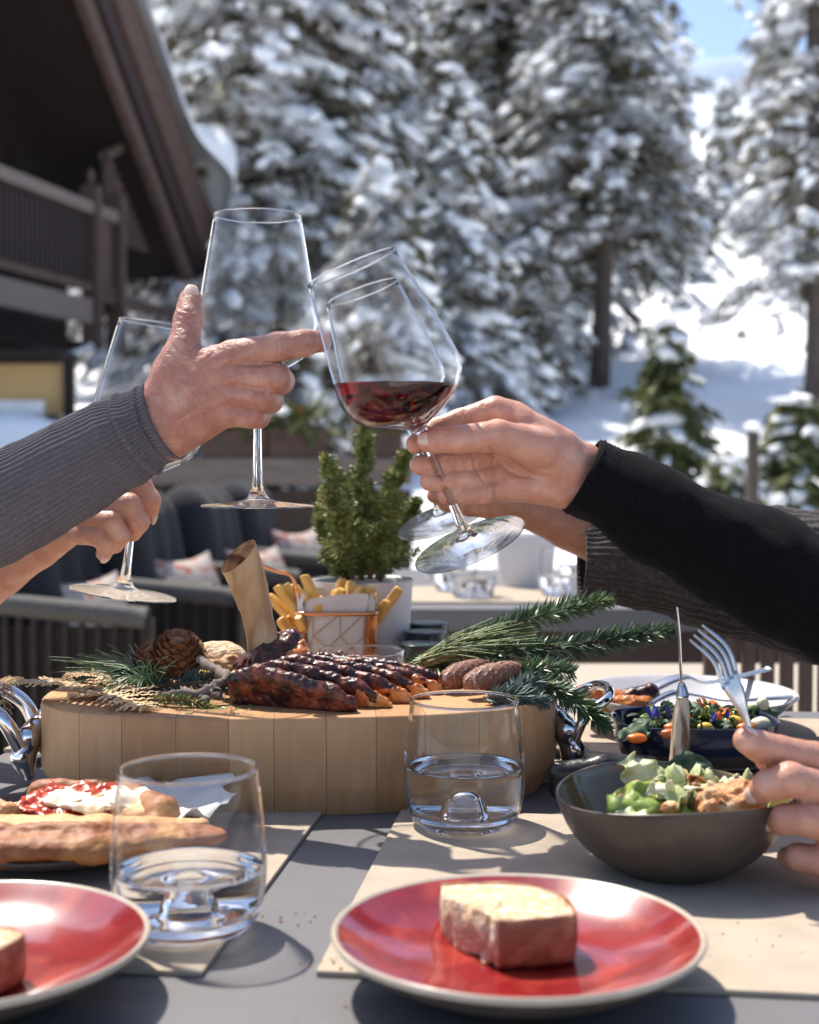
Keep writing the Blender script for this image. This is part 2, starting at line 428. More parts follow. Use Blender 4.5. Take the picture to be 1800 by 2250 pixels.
S('snowy spruce half hidden behind the chalet roof edge', 372, 25, 18, 3.2, .9, .06, clump=.28, wh=.45, seed=3, cut=9)
S('tall snowy spruce right above the rim of the upright wine glass', 745, 25, 18, 3.2, .92, .05, clump=.27, wh=.42, seed=4, cut=8.6)
S('tallest and widest snowy spruce in the middle of the wood', 1105, 30, 20, 4.6, .85, .08, clump=.28, wh=.42, seed=5, cut=10, nb=9)
S('dark snowy spruce on a bare trunk standing left of the blue sky gap', 1318, 25, 12.5, 2.5, .80, .20, clump=.22, wh=.36, seed=6, cut=8.8)
S('tall sparse snowy spruce at the right edge, its trunk bare to the snow', 1785, 21, 13, 1.9, .74, .17, clump=.19, wh=.40, seed=7, cut=7.5, nb=6)
S('small heavily snowed spruce standing out bright before the dark trees', 985, 20, 5.4, 1.5, .98, .04, clump=.20, wh=.24, seed=8)
S('little snow-laden spruce below the bare trunk of a taller one', 1160, 23, 4.0, 1.2, .98, .04, clump=.18, wh=.24, seed=9)
S('low snowy spruce seen through the tilted glass of red wine', 835, 15, 3.2, 1.4, .97, .04, clump=.19, wh=.24, seed=10)
S('snowy spruce filling the gap behind the two touching glasses', 900, 36, 22, 3.8, .9, .05, clump=.34, wh=.55, seed=11, cut=10.5)
S('far snowy spruce deep in the wood behind the upright glass', 620, 34, 22, 3.8, .9, .05, clump=.34, wh=.55, seed=12, cut=10.5)
S('far snowy spruce beside the right sky gap, low on the slope', 1470, 58, 9, 2.2, .9, .04, clump=.45, wh=.7, seed=13)
S('pale distant spruce on the slope under the mountain', 1590, 75, 8, 2.2, .9, .04, clump=.5, wh=.8, seed=14)
S('pale distant spruce next to the right edge tree trunk', 1690, 66, 12, 2.6, .9, .04, clump=.5, wh=.8, seed=15)
S('snowy spruce showing under the chalet eave, left of the upright glass', 300, 30, 7, 2.4, .95, .04, clump=.4, wh=.55, seed=16)
S('young green spruce with little snow above the black sleeve', 1462, 10.5, 1.75, .62, .30, .05, 'needle_y', wh=.13, clump=.11, name='young_spruce', group='young spruces beside the terrace', seed=17, nb=8)
S('young green spruce at the right frame edge above the black sleeve', 1752, 10.2, 1.25, .62, .35, .05, 'needle_y', wh=.13, clump=.11, name='young_spruce', group='young spruces beside the terrace', seed=18, nb=8)
S('low young spruce between two others, snow lumps at its foot', 1600, 9.8, .8, .55, .5, .05, 'needle_y', wh=.12, clump=.11, name='young_spruce', group='young spruces beside the terrace', seed=19, nb=8)
S('low snowy spruce bush under the extended index finger', 655, 12.5, 1.6, .75, .75, .05, 'needle', wh=.16, clump=.14, name='young_spruce', group='young spruces beside the terrace', seed=20)
S('low snowy bush at the far left beyond the terrace chairs', 415, 13, 1.5, .9, .9, .05, 'needle', wh=.16, clump=.15, name='young_spruce', group='young spruces beside the terrace', seed=21)

# ---------------------------------------------------------------- chalet (plane of its gable: u along the facade, v up, w outward)
CO = A([-3.34, 14.9, 0]); CU = A([.2125, .977, 0]); CW = A([.977, -.2125, 0]); CZ = A([0, 0, 1.])
def ch(u, v, w): return CO + u * CU + v * CZ + w * CW
def chpx(px, py, w):
    r = ray(px, py); o = A([0, 0, CAMZ]); c = CO + w * CW
    t = ((c - o) @ CW) / (r @ CW); p = o + r * t - CO
    return A([p @ CU, p[2]])
def chprism(poly, w0, w1):
    poly = [A(p) for p in poly]; n = len(poly)
    V = A([ch(p[0], p[1], w0) for p in poly] + [ch(p[0], p[1], w1) for p in poly])
    return V, [list(range(n)), list(range(n, 2 * n))[::-1]] + [[i, n + i, n + (i + 1) % n, (i + 1) % n] for i in range(n)]
def chbox(u0, u1, v0, v1, w0, w1): return chprism([(u0, v0), (u1, v0), (u1, v1), (u0, v1)], w0, w1)
chal = thing('chalet', 'dark timber chalet with steep snowy roof and a balcony, at the left', 'house', ch(-2, 0, -3))
def line(p0, p1, e):              # a slanted edge through two pixels, run on by e metres upward
    a, b = chpx(*p0, 0), chpx(*p1, 0); d = (a - b) / np.linalg.norm(a - b); return [a + d * e, b]
EX = 5.0
Li = line((183, 0), (418, 620), EX); L1 = line((205, 0), (430, 612), EX); L2 = line((228, 0), (446, 600), EX); L3 = line((276, 0), (470, 530), EX)
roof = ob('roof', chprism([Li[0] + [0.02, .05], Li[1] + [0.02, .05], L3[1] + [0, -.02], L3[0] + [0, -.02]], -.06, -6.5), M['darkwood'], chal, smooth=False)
def band(a, b): return [a[0], a[1], b[1], b[0]]
ob('barge_board', chprism(band(Li, L1), .00, -.10), M['greywood'], roof, smooth=False)
ob('barge_board', chprism(band([p + [.05, 0] for p in L1], L2), .06, -.04), M['plumwood'], roof, smooth=False)
ob('barge_board', chprism(band([p + [.05, 0] for p in L2], L3), .12, .0), M['greywood'], roof, smooth=False)
# snow lying on the roof: lumpy slab over the outer line with a big bulge
def roofsnow():
    fd = Field((0, 0, 0), (1, 1, 1), 1)
    a, b = L3[0], L3[1]; d = (b - a); L = np.linalg.norm(d); d = d / L; nrm = A([-d[1], d[0]]) * (1 if -d[1] > 0 else -1)
    m, kk = 90, 14; V = []
    for q in range(m + 1):
        s = q / m * (L + .15); th = .24 + .08 * vnoise(A([[s * 1.0, 0, 3.]]), 1.3)[0] + .03 * vnoise(A([[s * 3, 0, 9.]]), 1.5)[0]
        bul = math.exp(-((s - (L - 1.05)) / .44)**2); th += .72 * bul
        if q in (0, m): th *= .3
        for z in range(kk):
            an = (z / (kk - 1))**1.5 * math.pi
            c = a + d * s + nrm * ((max(1 - abs(math.cos(an))**7, 0))**.5 * th - .03)
            wz = .26 + .30 * bul - (1 - math.cos(an)) * .5 * (2.4 + .3 * bul)
            V.append(ch(c[0], c[1], wz))
    i = np.arange(m)[:, None]; j = np.arange(kk - 1)[None]
    return A(V), np.stack([i * kk + j, i * kk + j + 1, (i + 1) * kk + j + 1, (i + 1) * kk + j], -1).reshape(-1, 4)
ob('snow_load', roofsnow(), M['snow'], roof)
# walls: facade set back, siding bay, lower storey
ftop = lambda u, w: None
e0, e1 = Li
def wallpoly(u0, u1, v0, off=.05):
    d = (e1 - e0) / (e1 - e0)[0]
    top = lambda u: e0[1] + d[1] * (u - e0[0]) - off
    return [(u0, v0), (u1, v0), (u1, max(v0 + .02, top(u1))), (u0, top(u0))]
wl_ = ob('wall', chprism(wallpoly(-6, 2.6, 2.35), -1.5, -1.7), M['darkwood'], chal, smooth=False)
for k in range(11):               # siding boards of the upper bay
    u0, v = chpx(232 + .6 * k, 348 + 17.5 * k, -.35); v1 = chpx(232, 348 + 17.5 * k - 14.5, -.35)[1]; u1 = e0[0] + (v - e0[1]) / ((e1 - e0)[1] / (e1 - e0)[0]) - .10
    if u1 > u0 + .05: ob('siding_board', chbox(u0, u1, v, v1, -.35, -.40 - .01 * (k % 2)), M['greywood'], wl_, smooth=False)
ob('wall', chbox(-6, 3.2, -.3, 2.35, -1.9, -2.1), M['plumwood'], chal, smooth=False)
ob('floor_beam', chbox(-6, 3.0, 2.28, 2.42, -2.3, -1.42), M['darkwood'], chal, smooth=False)
ob('rear_wall', chbox(-6, 3.0, 2.3, 9.0, -6.2, -6.4), M['darkwood'], chal, smooth=False)
# balcony
bal = ob('balcony', chbox(-4.5, .95, 2.52, 2.64, -1.5, -.06), M['darkwood'], chal, smooth=False)
ob('fascia_board', chbox(-4.5, .2, 2.36, 2.62, -.03, .05), M['rail'], bal, smooth=False)
ob('fascia_board', chbox(.2, 2.9, 2.62, 2.74, -.03, .04), M['greywood'], bal, smooth=False)
ob('hand_rail', chbox(-4.5, .62, 3.50, 3.62, -.07, .07), M['rail'], bal, smooth=False)
ob('lower_rail', chbox(-4.5, .62, 2.70, 2.78, -.03, .04), M['greywood'], bal, smooth=False)
b0 = None
for k in range(45):
    u = -4.45 + k * .10
    if b0 is None: b0 = o = ob('baluster', chbox(u, u + .06, 2.78, 3.50, -.015, .015), M['plumwood'], bal, smooth=False)
    else:
        o = b0.copy(); COL.objects.link(o); o.parent = bal; o.location = tuple(A(b0.location) + CU * .10 * k)
ob('baluster_panel', chbox(.10, .52, 2.78, 3.50, -.02, .02), M['greywood'], bal, smooth=False)
for u, wd in ((0, .13), (.62, .12)):
    p_ = ob('post', chbox(u, u + wd, 2.1, 3.80, -.09, .10), M['greywood'], bal, smooth=False)
    ob('finial', lathe([(0, 3.80), (.05, 3.81), (.03, 3.87), (.05, 3.92), (.0, 4.0)], 10, ch(u + wd / 2, 0, 0)), M['greywood'], p_)
def bracket(pts, w=-.25, r=.06):
    ob('bracket', tube(spline([ch(*chpx(x, y, w), w) for x, y in pts], 14), r, 8), M['greywood'], roof)
bracket([(300, 262), (285, 300), (255, 330), (228, 342)]); bracket([(420, 560), (405, 600), (375, 625), (340, 632)])
for (x, y, s) in ((145, 275, .13), (276, 572, .12)):
    u, v = chpx(x, y, -1.3)
    l_ = ob('wall_lamp', lathe([(0, 0), (s * .7, .01), (s, s * 1.2), (s * .6, s * 2.2), (0, s * 2.25)], 16, ch(u, v - s, -1.3)), M['lampglow'], wl_)
    ob('lamp_arm', tube([ch(u, v - s, -1.3), ch(u, v - s - .06, -1.4), ch(u, v - s, -1.55)], .02, 6), M['darkwood'], l_)
# icicle-like snow clinging below the balcony
ob('hanging_snow', batch([ch(u, 2.16 + .25 * (u - .1), .03) for u in np.linspace(-.55, .05, 5)], [[.09, .03, .03]] * 5, [CU + A([0, 0, .5])] * 5, 2), M['snow'], bal, kind='stuff')
chal_snow = None
# ochre panel stall under the chalet
st = thing('drinks_stall', 'ochre yellow stall front with dark post beneath the chalet balcony', 'stall', P(40, 1040, 11.5) * A([1, 1, 0]))
a_, b_ = P(-260, 800, 11.5), P(148, 912, 11.5)
ob('front_panel', box(((a_[0] + b_[0]) / 2, 11.5, (a_[2] + b_[2]) / 2), (b_[0] - a_[0], .08, a_[2] - b_[2])), M['yellow'], st, smooth=False)
ob('post', box((P(155, 850, 11.5)[0], 11.46, .95), (.07, .12, 1.75)), M['darkwood'], st, smooth=False)
ob('counter', box(((a_[0] + b_[0]) / 2, 11.3, b_[2] - .06), (b_[0] - a_[0], .5, .07)), M['darkwood'], st, smooth=False)
ob('roof_board', box(((a_[0] + b_[0]) / 2, 11.4, a_[2] + .06), (b_[0] - a_[0] + .1, .5, .06)), M['darkwood'], st, smooth=False)
ob('counter_front', box(((a_[0] + b_[0]) / 2, 11.45, (b_[2] + .05) / 2), (b_[0] - a_[0], .06, b_[2] - .1)), M['rail'], st, smooth=False)
c_ = P(60, 880, 11.2); tag(ob('white_napkin_box', box((c_[0] - .1, 11.38, b_[2] + .045), (.36, .2, .13)), M['snow'], None, smooth=False), 'white box standing on the counter of the ochre stall', 'box')
tag(ob('snow_heap', batch([P(25, 965, 9.6) + A([0, 0, -.05]), P(-120, 975, 9.6), P(90, 985, 9.7)], [[.5, .4, .22], [.5, .4, .2], [.35, .3, .14]], [[1, .1, 0]] * 3, 3, .08), M['snow']), 'shovelled snow heap by the ochre stall', 'snow heap')

# ---------------------------------------------------------------- terrace fence and planters
fD = 7.2
x0, x1 = P(-250, 1000, fD)[0], P(905, 1000, fD)[0]
fe = thing('terrace_fence', 'brown board fence with a pale top rail behind the terrace chairs', 'fence', ((x0 + x1) / 2, fD, 0))
ob('top_rail', box(((x0 + x1) / 2, fD, .925), (x1 - x0, .22, .13)), M['rail'], fe, smooth=False)
for k in range(6): ob('board', box(((x0 + x1) / 2, fD, .08 + k * .137), (x1 - x0, .04, .1355)), M['fencewood'], fe, smooth=False)
for k in range(5): ob('post', box((x0 + .1 + (x1 - x0 - .2) * k / 4, fD + .08, .43), (.09, .10, .86)), M['darkwood'], fe, smooth=False)
M['flower'] = mat('red_flowers', (.45, .06, .03), (.30, .05, .02), scale=20)
for k, (px, w, lab, fl) in enumerate(((655, .30, 'wooden planter with snowy shrub and red flowers on the fence rail', 1), (520, .34, 'wooden planter hidden behind the wine glass stem on the fence rail', 0), (830, .26, 'wooden planter behind the potted spruce on the fence rail', 0))):
    c = A([P(px, 990, fD)[0], fD, .99])
    pl = thing('planter_box', lab, 'planter', c, 'planters on the terrace fence')
    for dy in (-.075, .075): ob('side_board', box(c + [0, dy, .075], (w, .02, .15)), M['greywood'], pl, smooth=False)
    for dx in (-w / 2 + .01, w / 2 - .01): ob('end_board', box(c + [dx, 0, .075], (.02, .128, .15)), M['greywood'], pl, smooth=False)
    n = 220; pc = c + A([0, 0, .15]) + rng.normal(0, 1, (n, 3)) * [w * .28, .05, .05] ; d = rng.normal(0, .05, (n, 3)) + [0, 0, .03]; s_ = rng.normal(0, .018, (n, 3))
    ob('shrub', (np.stack([pc - s_, pc + s_, pc + d], 1).reshape(-1, 3), np.arange(3 * n).reshape(-1, 3)), M['needle_y'], pl, smooth=False)
    ob('snow_load', batch(c + A([0, 0, .2]) + rng.normal(0, 1, (7, 3)) * [w * .3, .04, .02], np.full((7, 3), .04) * [1.3, 1, .7], np.tile(A([1., .2, 0]), (7, 1)), 2), M['snow'], pl, kind='stuff')
    if fl: ob('flower_heads', batch(c + A([0, 0, .2]) + rng.normal(0, 1, (9, 3)) * [w * .3, .05, .03], np.full((9, 3), .02), np.tile(A([1., .2, 0]), (9, 1)), 1), M['flower'], pl, kind='stuff')
for k, (px, y0, y1, D) in enumerate(((1655, 945, 1040, 9.3),)):
    a, b = P(px, y0, D), P(px, y1, D)
    f_ = thing('fence_post', 'brown wooden marker post in the snow above the black sleeve', 'post', (a[0], D, 0))
    ob('shaft', box((a[0], D, a[2] / 2), (.07, .07, a[2])), M['bark'], f_, smooth=False)
    ob('snow_cap', batch([A([a[0], D, a[2] + .02])], [[.06, .06, .035]], [[1, 0, 0]], 2, .05), M['snow'], f_)
# ---------------------------------------------------------------- table-top materials
M['table'] = mat('dark_grey_table_laminate', (.160, .152, .155), (.118, .112, .116), scale=14, stretch=(.35, 1.6, 1), rough=.36, spec=.45, bump=.15, bscale=240, bdist=.0005, r2=.58, detail=8, lo=.3, hi=.7)
M['blackmetal'] = mat('black_metal', (.02, .02, .022), (.03, .03, .03), scale=20, rough=.45, spec=.5)
M['mat'] = mat('beige_felt_placemat', (.41, .335, .255), (.345, .28, .215), scale=26, rough=.9, bump=.25, bscale=700, bdist=.0005)
M['beech1'] = mat('beech_wood_pale', (.54, .305, .14), (.46, .25, .11), scale=34, stretch=(5, 5, .7), rough=.5, bump=.15, bscale=60, lo=.3, hi=.7)
M['beech2'] = mat('beech_wood_warm', (.43, .225, .095), (.36, .18, .075), scale=34, stretch=(5, 5, .7), rough=.5, bump=.15, bscale=60, lo=.3, hi=.7)
M['beech3'] = mat('beech_wood_pinkish', (.50, .275, .13), (.43, .225, .10), scale=34, stretch=(5, 5, .7), rough=.5, bump=.15, bscale=60, lo=.3, hi=.7)
M['chrome'] = mat('polished_steel', (.82, .82, .84), (.74, .74, .76), scale=30, rough=.12, metal=1)
M['steel'] = mat('brushed_steel', (.60, .60, .62), (.52, .52, .54), scale=60, rough=.24, metal=1, r2=.32)
M['thin'] = thin_glass('clear_thin_glass')
M['thinfoot'] = thin_glass('clear_glass_foot', rim=(.50, .78))
M['glass'] = solid_glass('clear_glass')
M['water'] = solid_glass('water', (1, 1, 1), 1.333)
M['whitewine'] = solid_glass('white_wine', (.98, .97, .90), 1.34)
M['wine'] = solid_glass('red_wine', (.095, .003, .006), 1.345)
M['redglaze'] = mat('red_reactive_glaze', (.30, .014, .012), (.21, .010, .012), scale=32, rough=.20, spec=.6, coat=1.0, r2=.26, bump=.06, bscale=90, c3=(.40, .045, .026), lo=.3, hi=.7)
M['cream'] = mat('cream_glaze_rim', (.47, .39, .31), (.40, .33, .255), scale=60, rough=.25)
M['stonebrown'] = mat('dark_stoneware', (.082, .062, .051), (.058, .045, .038), scale=60, rough=.36, spec=.4, bump=.1, bscale=400)
M['olive'] = mat('olive_brown_glaze', (.20, .135, .045), (.12, .085, .035), scale=25, rough=.16, coat=.5)
M['navy'] = mat('navy_blue_glaze', (.012, .018, .045), (.02, .028, .06), scale=30, rough=.14, coat=.5)
M['greyplate'] = mat('grey_white_glaze', (.50, .49, .52), (.44, .43, .46), scale=30, rough=.28)
M['whitepot'] = mat('white_ceramic', (.66, .62, .60), (.62, .58, .56), scale=20, rough=.42)
M['crumb'] = mat('bread_crumb', (.70, .53, .35), (.54, .36, .20), scale=170, rough=.85, bump=1.0, bscale=330, bdist=.003, c3=(.75, .60, .43), lo=.30, hi=.62, sss=.1, sssr=(1, .5, .2), sscale=.003)
M['crust'] = mat('bread_crust', (.34, .145, .06), (.22, .08, .034), scale=55, rough=.6, bump=.4, bscale=170, bdist=.0015, c3=(.44, .23, .11), lo=.3, hi=.7)
M['dough'] = mat('baked_pizza_crust', (.38, .145, .035), (.23, .065, .016), scale=28, rough=.6, bump=.6, bscale=90, bdist=.003, c3=(.50, .25, .08), lo=.25, hi=.75)
M['doughpale'] = mat('pale_pizza_base', (.62, .38, .17), (.50, .25, .085), scale=35, rough=.65, bump=.5, bscale=120, bdist=.003)
M['tomato'] = mat('tomato_sauce', (.46, .055, .018), (.34, .03, .012), scale=60, rough=.28, bump=.5, bscale=150, bdist=.002)
M['cheese'] = mat('melted_white_cheese', (.80, .72, .58), (.74, .55, .32), scale=40, rough=.35, bump=.3, bscale=90, bdist=.002, sss=.3, sssr=(1, .8, .5), sscale=.004)
M['paper'] = mat('greaseproof_paper', (.62, .60, .57), (.55, .53, .50), scale=40, rough=.7, bump=.4, bscale=60, bdist=.002)
M['meat'] = mat('charred_glazed_meat', (.010, .004, .005), (.095, .017, .011), scale=75, rough=.26, spec=.5, bump=.5, bscale=300, bdist=.002, c3=(.30, .075, .026), lo=.38, hi=.70, r2=.46)
M['fat'] = mat('roasted_orange_fat', (.62, .24, .05), (.42, .11, .025), scale=70, rough=.34, bump=.6, bscale=300, bdist=.002, c3=(.70, .38, .12), lo=.3, hi=.70, sss=.2, sscale=.004)
M['bone'] = mat('roasted_bone', (.52, .325, .17), (.36, .19, .085), scale=22, stretch=(2, 2, .6), rough=.5, spec=.3, bump=.3, bscale=140, bdist=.001, c3=(.60, .42, .25), lo=.32, hi=.66, detail=8)
M['marrow'] = mat('charred_bone_end', (.10, .045, .02), (.03, .014, .008), scale=120, rough=.85, spec=.1, bump=.4, bscale=300, bdist=.001)
M['fry'] = mat('potato_fries', (.74, .46, .12), (.62, .32, .06), scale=50, rough=.45, bump=.3, bscale=200, bdist=.001, sss=.25, sssr=(1, .6, .2), sscale=.004)
M['copper'] = mat('copper_wire', (.72, .34, .16), (.62, .27, .12), scale=40, rough=.22, metal=1)
M['lid'] = mat('dark_green_jar_lid', (.012, .030, .030), (.02, .035, .035), scale=40, rough=.25)
M['jam'] = mat('red_preserve', (.20, .035, .02), (.14, .02, .015), scale=40, rough=.15, coat=.8)
M['fir'] = mat('fir_needles', (.12, .19, .065), (.055, .105, .045), scale=60, rough=.36, spec=.6, c3=(.20, .27, .10), lo=.3, hi=.72)
M['firdark'] = mat('dark_fir_needles', (.075, .125, .055), (.035, .07, .036), scale=60, rough=.34, spec=.6, c3=(.12, .18, .08), lo=.3, hi=.72)
M['pineneedle'] = mat('long_pale_pine_needles', (.26, .30, .10), (.14, .20, .06), scale=50, rough=.45, c3=(.36, .32, .13), lo=.3, hi=.72)
M['bluegreen'] = mat('juniper_needles', (.085, .13, .11), (.045, .075, .065), scale=60, rough=.5)
M['yew'] = mat('dwarf_spruce_needles', (.28, .31, .075), (.12, .155, .04), scale=55, rough=.45, c3=(.46, .45, .14), lo=.3, hi=.72)
M['twig'] = mat('grey_twig_bark', (.22, .17, .14), (.12, .085, .07), scale=60, rough=.85, bump=.6, bscale=200, bdist=.002)
M['brownstem'] = mat('brown_shoot', (.20, .10, .05), (.13, .06, .03), scale=60, rough=.7)
M['fern'] = mat('dried_fern', (.68, .52, .33), (.55, .37, .19), scale=50, rough=.8, c3=(.76, .64, .48), lo=.3, hi=.72)
M['cone1'] = mat('pine_cone_scales', (.30, .12, .045), (.15, .055, .022), scale=60, rough=.55, c3=(.42, .22, .10), lo=.3, hi=.72)
M['cone2'] = mat('resinous_fir_cone', (.30, .13, .07), (.17, .065, .035), scale=70, rough=.6, c3=(.60, .50, .42), lo=.32, hi=.66)
M['lettuce'] = mat('lettuce_leaf', (.27, .34, .07), (.17, .25, .04), scale=70, rough=.45, bump=.6, bscale=160, bdist=.002)
M['lettucepale'] = mat('pale_lettuce_leaf', (.52, .53, .32), (.34, .40, .15), scale=60, rough=.45, bump=.6, bscale=160, bdist=.002)
M['leafdark'] = mat('dark_salad_leaf', (.06, .11, .05), (.03, .06, .03), scale=45, rough=.6)
M['crispy'] = mat('breaded_chicken', (.66, .37, .16), (.52, .22, .08), scale=90, rough=.6, bump=1, bscale=260, bdist=.003, c3=(.76, .55, .32), lo=.3, hi=.7)
M['orange'] = mat('orange_tomato', (.80, .20, .015), (.72, .12, .01), scale=60, rough=.3)
M['mozz'] = mat('white_mozzarella', (.78, .72, .52), (.70, .62, .40), scale=60, rough=.4, bump=.3, bscale=120)
M['bluepetal'] = mat('blue_cornflower_petal', (.05, .05, .42), (.03, .03, .28), scale=40, rough=.6)
M['horn'] = mat('stag_horn_handle', (.62, .50, .36), (.14, .06, .025), scale=90, stretch=(1.6, 1.6, .35), rough=.4, bump=.6, bscale=140, bdist=.002, lo=.46, hi=.60)
M['slate'] = mat('dark_wood_tray', (.050, .032, .022), (.034, .022, .016), scale=30, stretch=(1, 5, 5), rough=.35)
M['iron'] = mat('cast_iron', (.018, .016, .016), (.028, .025, .024), scale=60, rough=.35, spec=.5, bump=.4, bscale=250)

# ---------------------------------------------------------------- the laid table
E1, E2 = A([.992, -.125, 0]), A([.125, .992, 0])
FL = A([-.329, 1.571, T])
def TB(a, b, z=0): return FL + E1 * a - E2 * b + A([0, 0, z])     # a along the far edge, b towards the camera
tbl = thing('dining_table', 'dark grey dining table laid with food in the foreground', 'table', TB(.85, .48) * A([1, 1, 0]))
bevel(ob('table_top', box(TB(.85, .49, -.017), (1.7, .98, .034), E1, E2), M['table'], tbl, smooth=False), .003)
for a in (.08, 1.62):
    for b in (.08, .90): ob('leg', box(TB(a, b, -.034 - (T - .034) / 2), (.06, .06, T - .034), E1, E2), M['blackmetal'], tbl, smooth=False)
for b in (.06, .92): ob('apron', box(TB(.85, b, -.064), (1.5, .03, .06), E1, E2), M['blackmetal'], tbl, smooth=False)
def placemat(label, corner, w, h, z=.0032):
    c = A(corner); c[2] = T + .0002
    o = ob('placemat', box(c + E1 * w / 2 + E2 * h / 2 + A([0, 0, z / 2]), (w, h, z), E1, E2), M['mat'], None, smooth=False)
    bevel(o, .0008); tag(o, label, 'placemat', 'beige placemats on the table'); return o
placemat('beige placemat under the red plate with bread', G(694, 2147), .47, .335)
pl_ = G(444, 2150); placemat('beige placemat under the pizza plate and the left tumbler', pl_ - E1 * .45, .45, .335)
placemat('beige placemat at the far left edge, behind the steel clip handle', TB(.0, .30), .33, .26)
placemat('beige placemat on the far side under the plate of sliced meat', TB(.40, .36), .42, .30)

# -- serving board of upright beech strips
BC = A([.0, 0, 0]); _c = P(664, 1640, 1.165); BC = A([_c[0], 1.160, T]); BA, BB, BH = .208, .118, .074
board = thing('serving_board', 'thick oval beech serving board carrying the carved meat', 'board', BC)
brot = math.radians(4); bu = A([math.cos(brot), math.sin(brot), 0]); bv = A([-math.sin(brot), math.cos(brot), 0])
def oval(x, sc=1.0):
    q = np.clip(1 - np.abs(x / (BA * sc))**2.5, 0, 1); return BB * sc * q**(1 / 2.5)
xs = np.linspace(-BA, BA, 12); xs[1:-1] += rng.normal(0, .0025, 10)
for k in range(11):
    xa, xb = xs[k] + .00015, xs[k + 1] - .00015; xx = np.linspace(xa, xb, 12)
    if k == 0: xx = xa + (xb - xa) * np.linspace(0, 1, 12)**2
    if k == 10: xx = xa + (xb - xa) * (1 - np.linspace(1, 0, 12)**2)
    rings = []
    for z, sc in ((.0, .945), (.002, .95), (.018, .992), (.022, 1.0), (BH - .004, 1.0), (BH - .001, .996), (BH, .988)):
        lim = BA * sc * .9995; x_ = np.clip(xx, -lim, lim); y_ = oval(x_, sc) + .0004
        r_ = np.vstack([np.c_[x_, -y_], np.c_[x_[::-1], y_[::-1]]])
        rings.append(BC + r_[:, :1] * bu + r_[:, 1:] * bv + A([0, 0, z + .0003]))
    m = len(rings[0]); V = np.vstack(rings); F = []
    for q in range(len(rings) - 1): F += [[q * m + i, q * m + (i + 1) % m, (q + 1) * m + (i + 1) % m, (q + 1) * m + i] for i in range(m)]
    nr = len(rings); h = m // 2
    for i in range(h - 1):
        F.append([i + 1, i, m - 1 - i, m - 2 - i]); b0_ = (nr - 1) * m; F.append([b0_ + i, b0_ + i + 1, b0_ + m - 2 - i, b0_ + m - 1 - i])
    ob('wood_strip', (V, F), M[('beech1', 'beech2', 'beech3')[(k * 2 + k // 3) % 3]], board, smooth=True, sharp=40)
def clip_handle(side):
    s = -1 if side == 'l' else 1
    e = BC + bu * s * (BA + .001) + A([0, 0, .040]); hr = .0062 if s < 0 else .0042; hk = 1.0 if s < 0 else .78
    out, lat = bu * s, bv
    fd = Field(e - .06, e + .075, .0016); g = fd.new()
    for y in (-.022, .022):
        cone(fd, g, e + lat * y + A([0, 0, .014]), e + lat * y + out * .012 + A([0, 0, -.012]), .008, .0095, .006)
        cone(fd, g, e + lat * y + out * .012 + A([0, 0, -.012]), e + lat * y + out * .008 + A([0, 0, -.026]), .0085, .005, .006)
    cone(fd, g, e + lat * -.03 + out * .006 + A([0, 0, .006]), e + lat * .03 + out * .006 + A([0, 0, .006]), .0095, .0095, .008)
    cone(fd, g, e + lat * -.02 + out * .012 + A([0, 0, -.016]), e + lat * .02 + out * .012 + A([0, 0, -.016]), .007, .007, .008)
    V, F = surface_nets(g, fd.lo, fd.h)
    br = ob('bracket', (V, F), M['chrome'], board)
    for y in (-.034, .034): ob('bolt', lathe([(0, 0), (.0045, 0), (.0045, .003), (.003, .0045), (.0025, .0035), (0, .0035)], 14, e + lat * y + out * .01 + A([0, 0, -.002]), lat * np.sign(y)), M['steel'], br)
    up = A([0, 0, 1])
    ob('bail_handle', tube(spline([e + lat * -.036 + out * .010 + up * -.004, e + lat * -.040 + out * .024 * hk + up * .022 * hk, e + lat * -.030 + out * .050 * hk + up * .040 * hk, e + out * .058 * hk + up * .044 * hk,
        e + lat * .030 + out * .050 * hk + up * .040 * hk, e + lat * .040 + out * .024 * hk + up * .022 * hk, e + lat * .036 + out * .010 + up * -.004], 48), hr, 14), M['chrome'], board)
clip_handle('l'); clip_handle('r')
def onboard(px, py, dz=0): return G(px, py, T + BH + .0005 + dz)

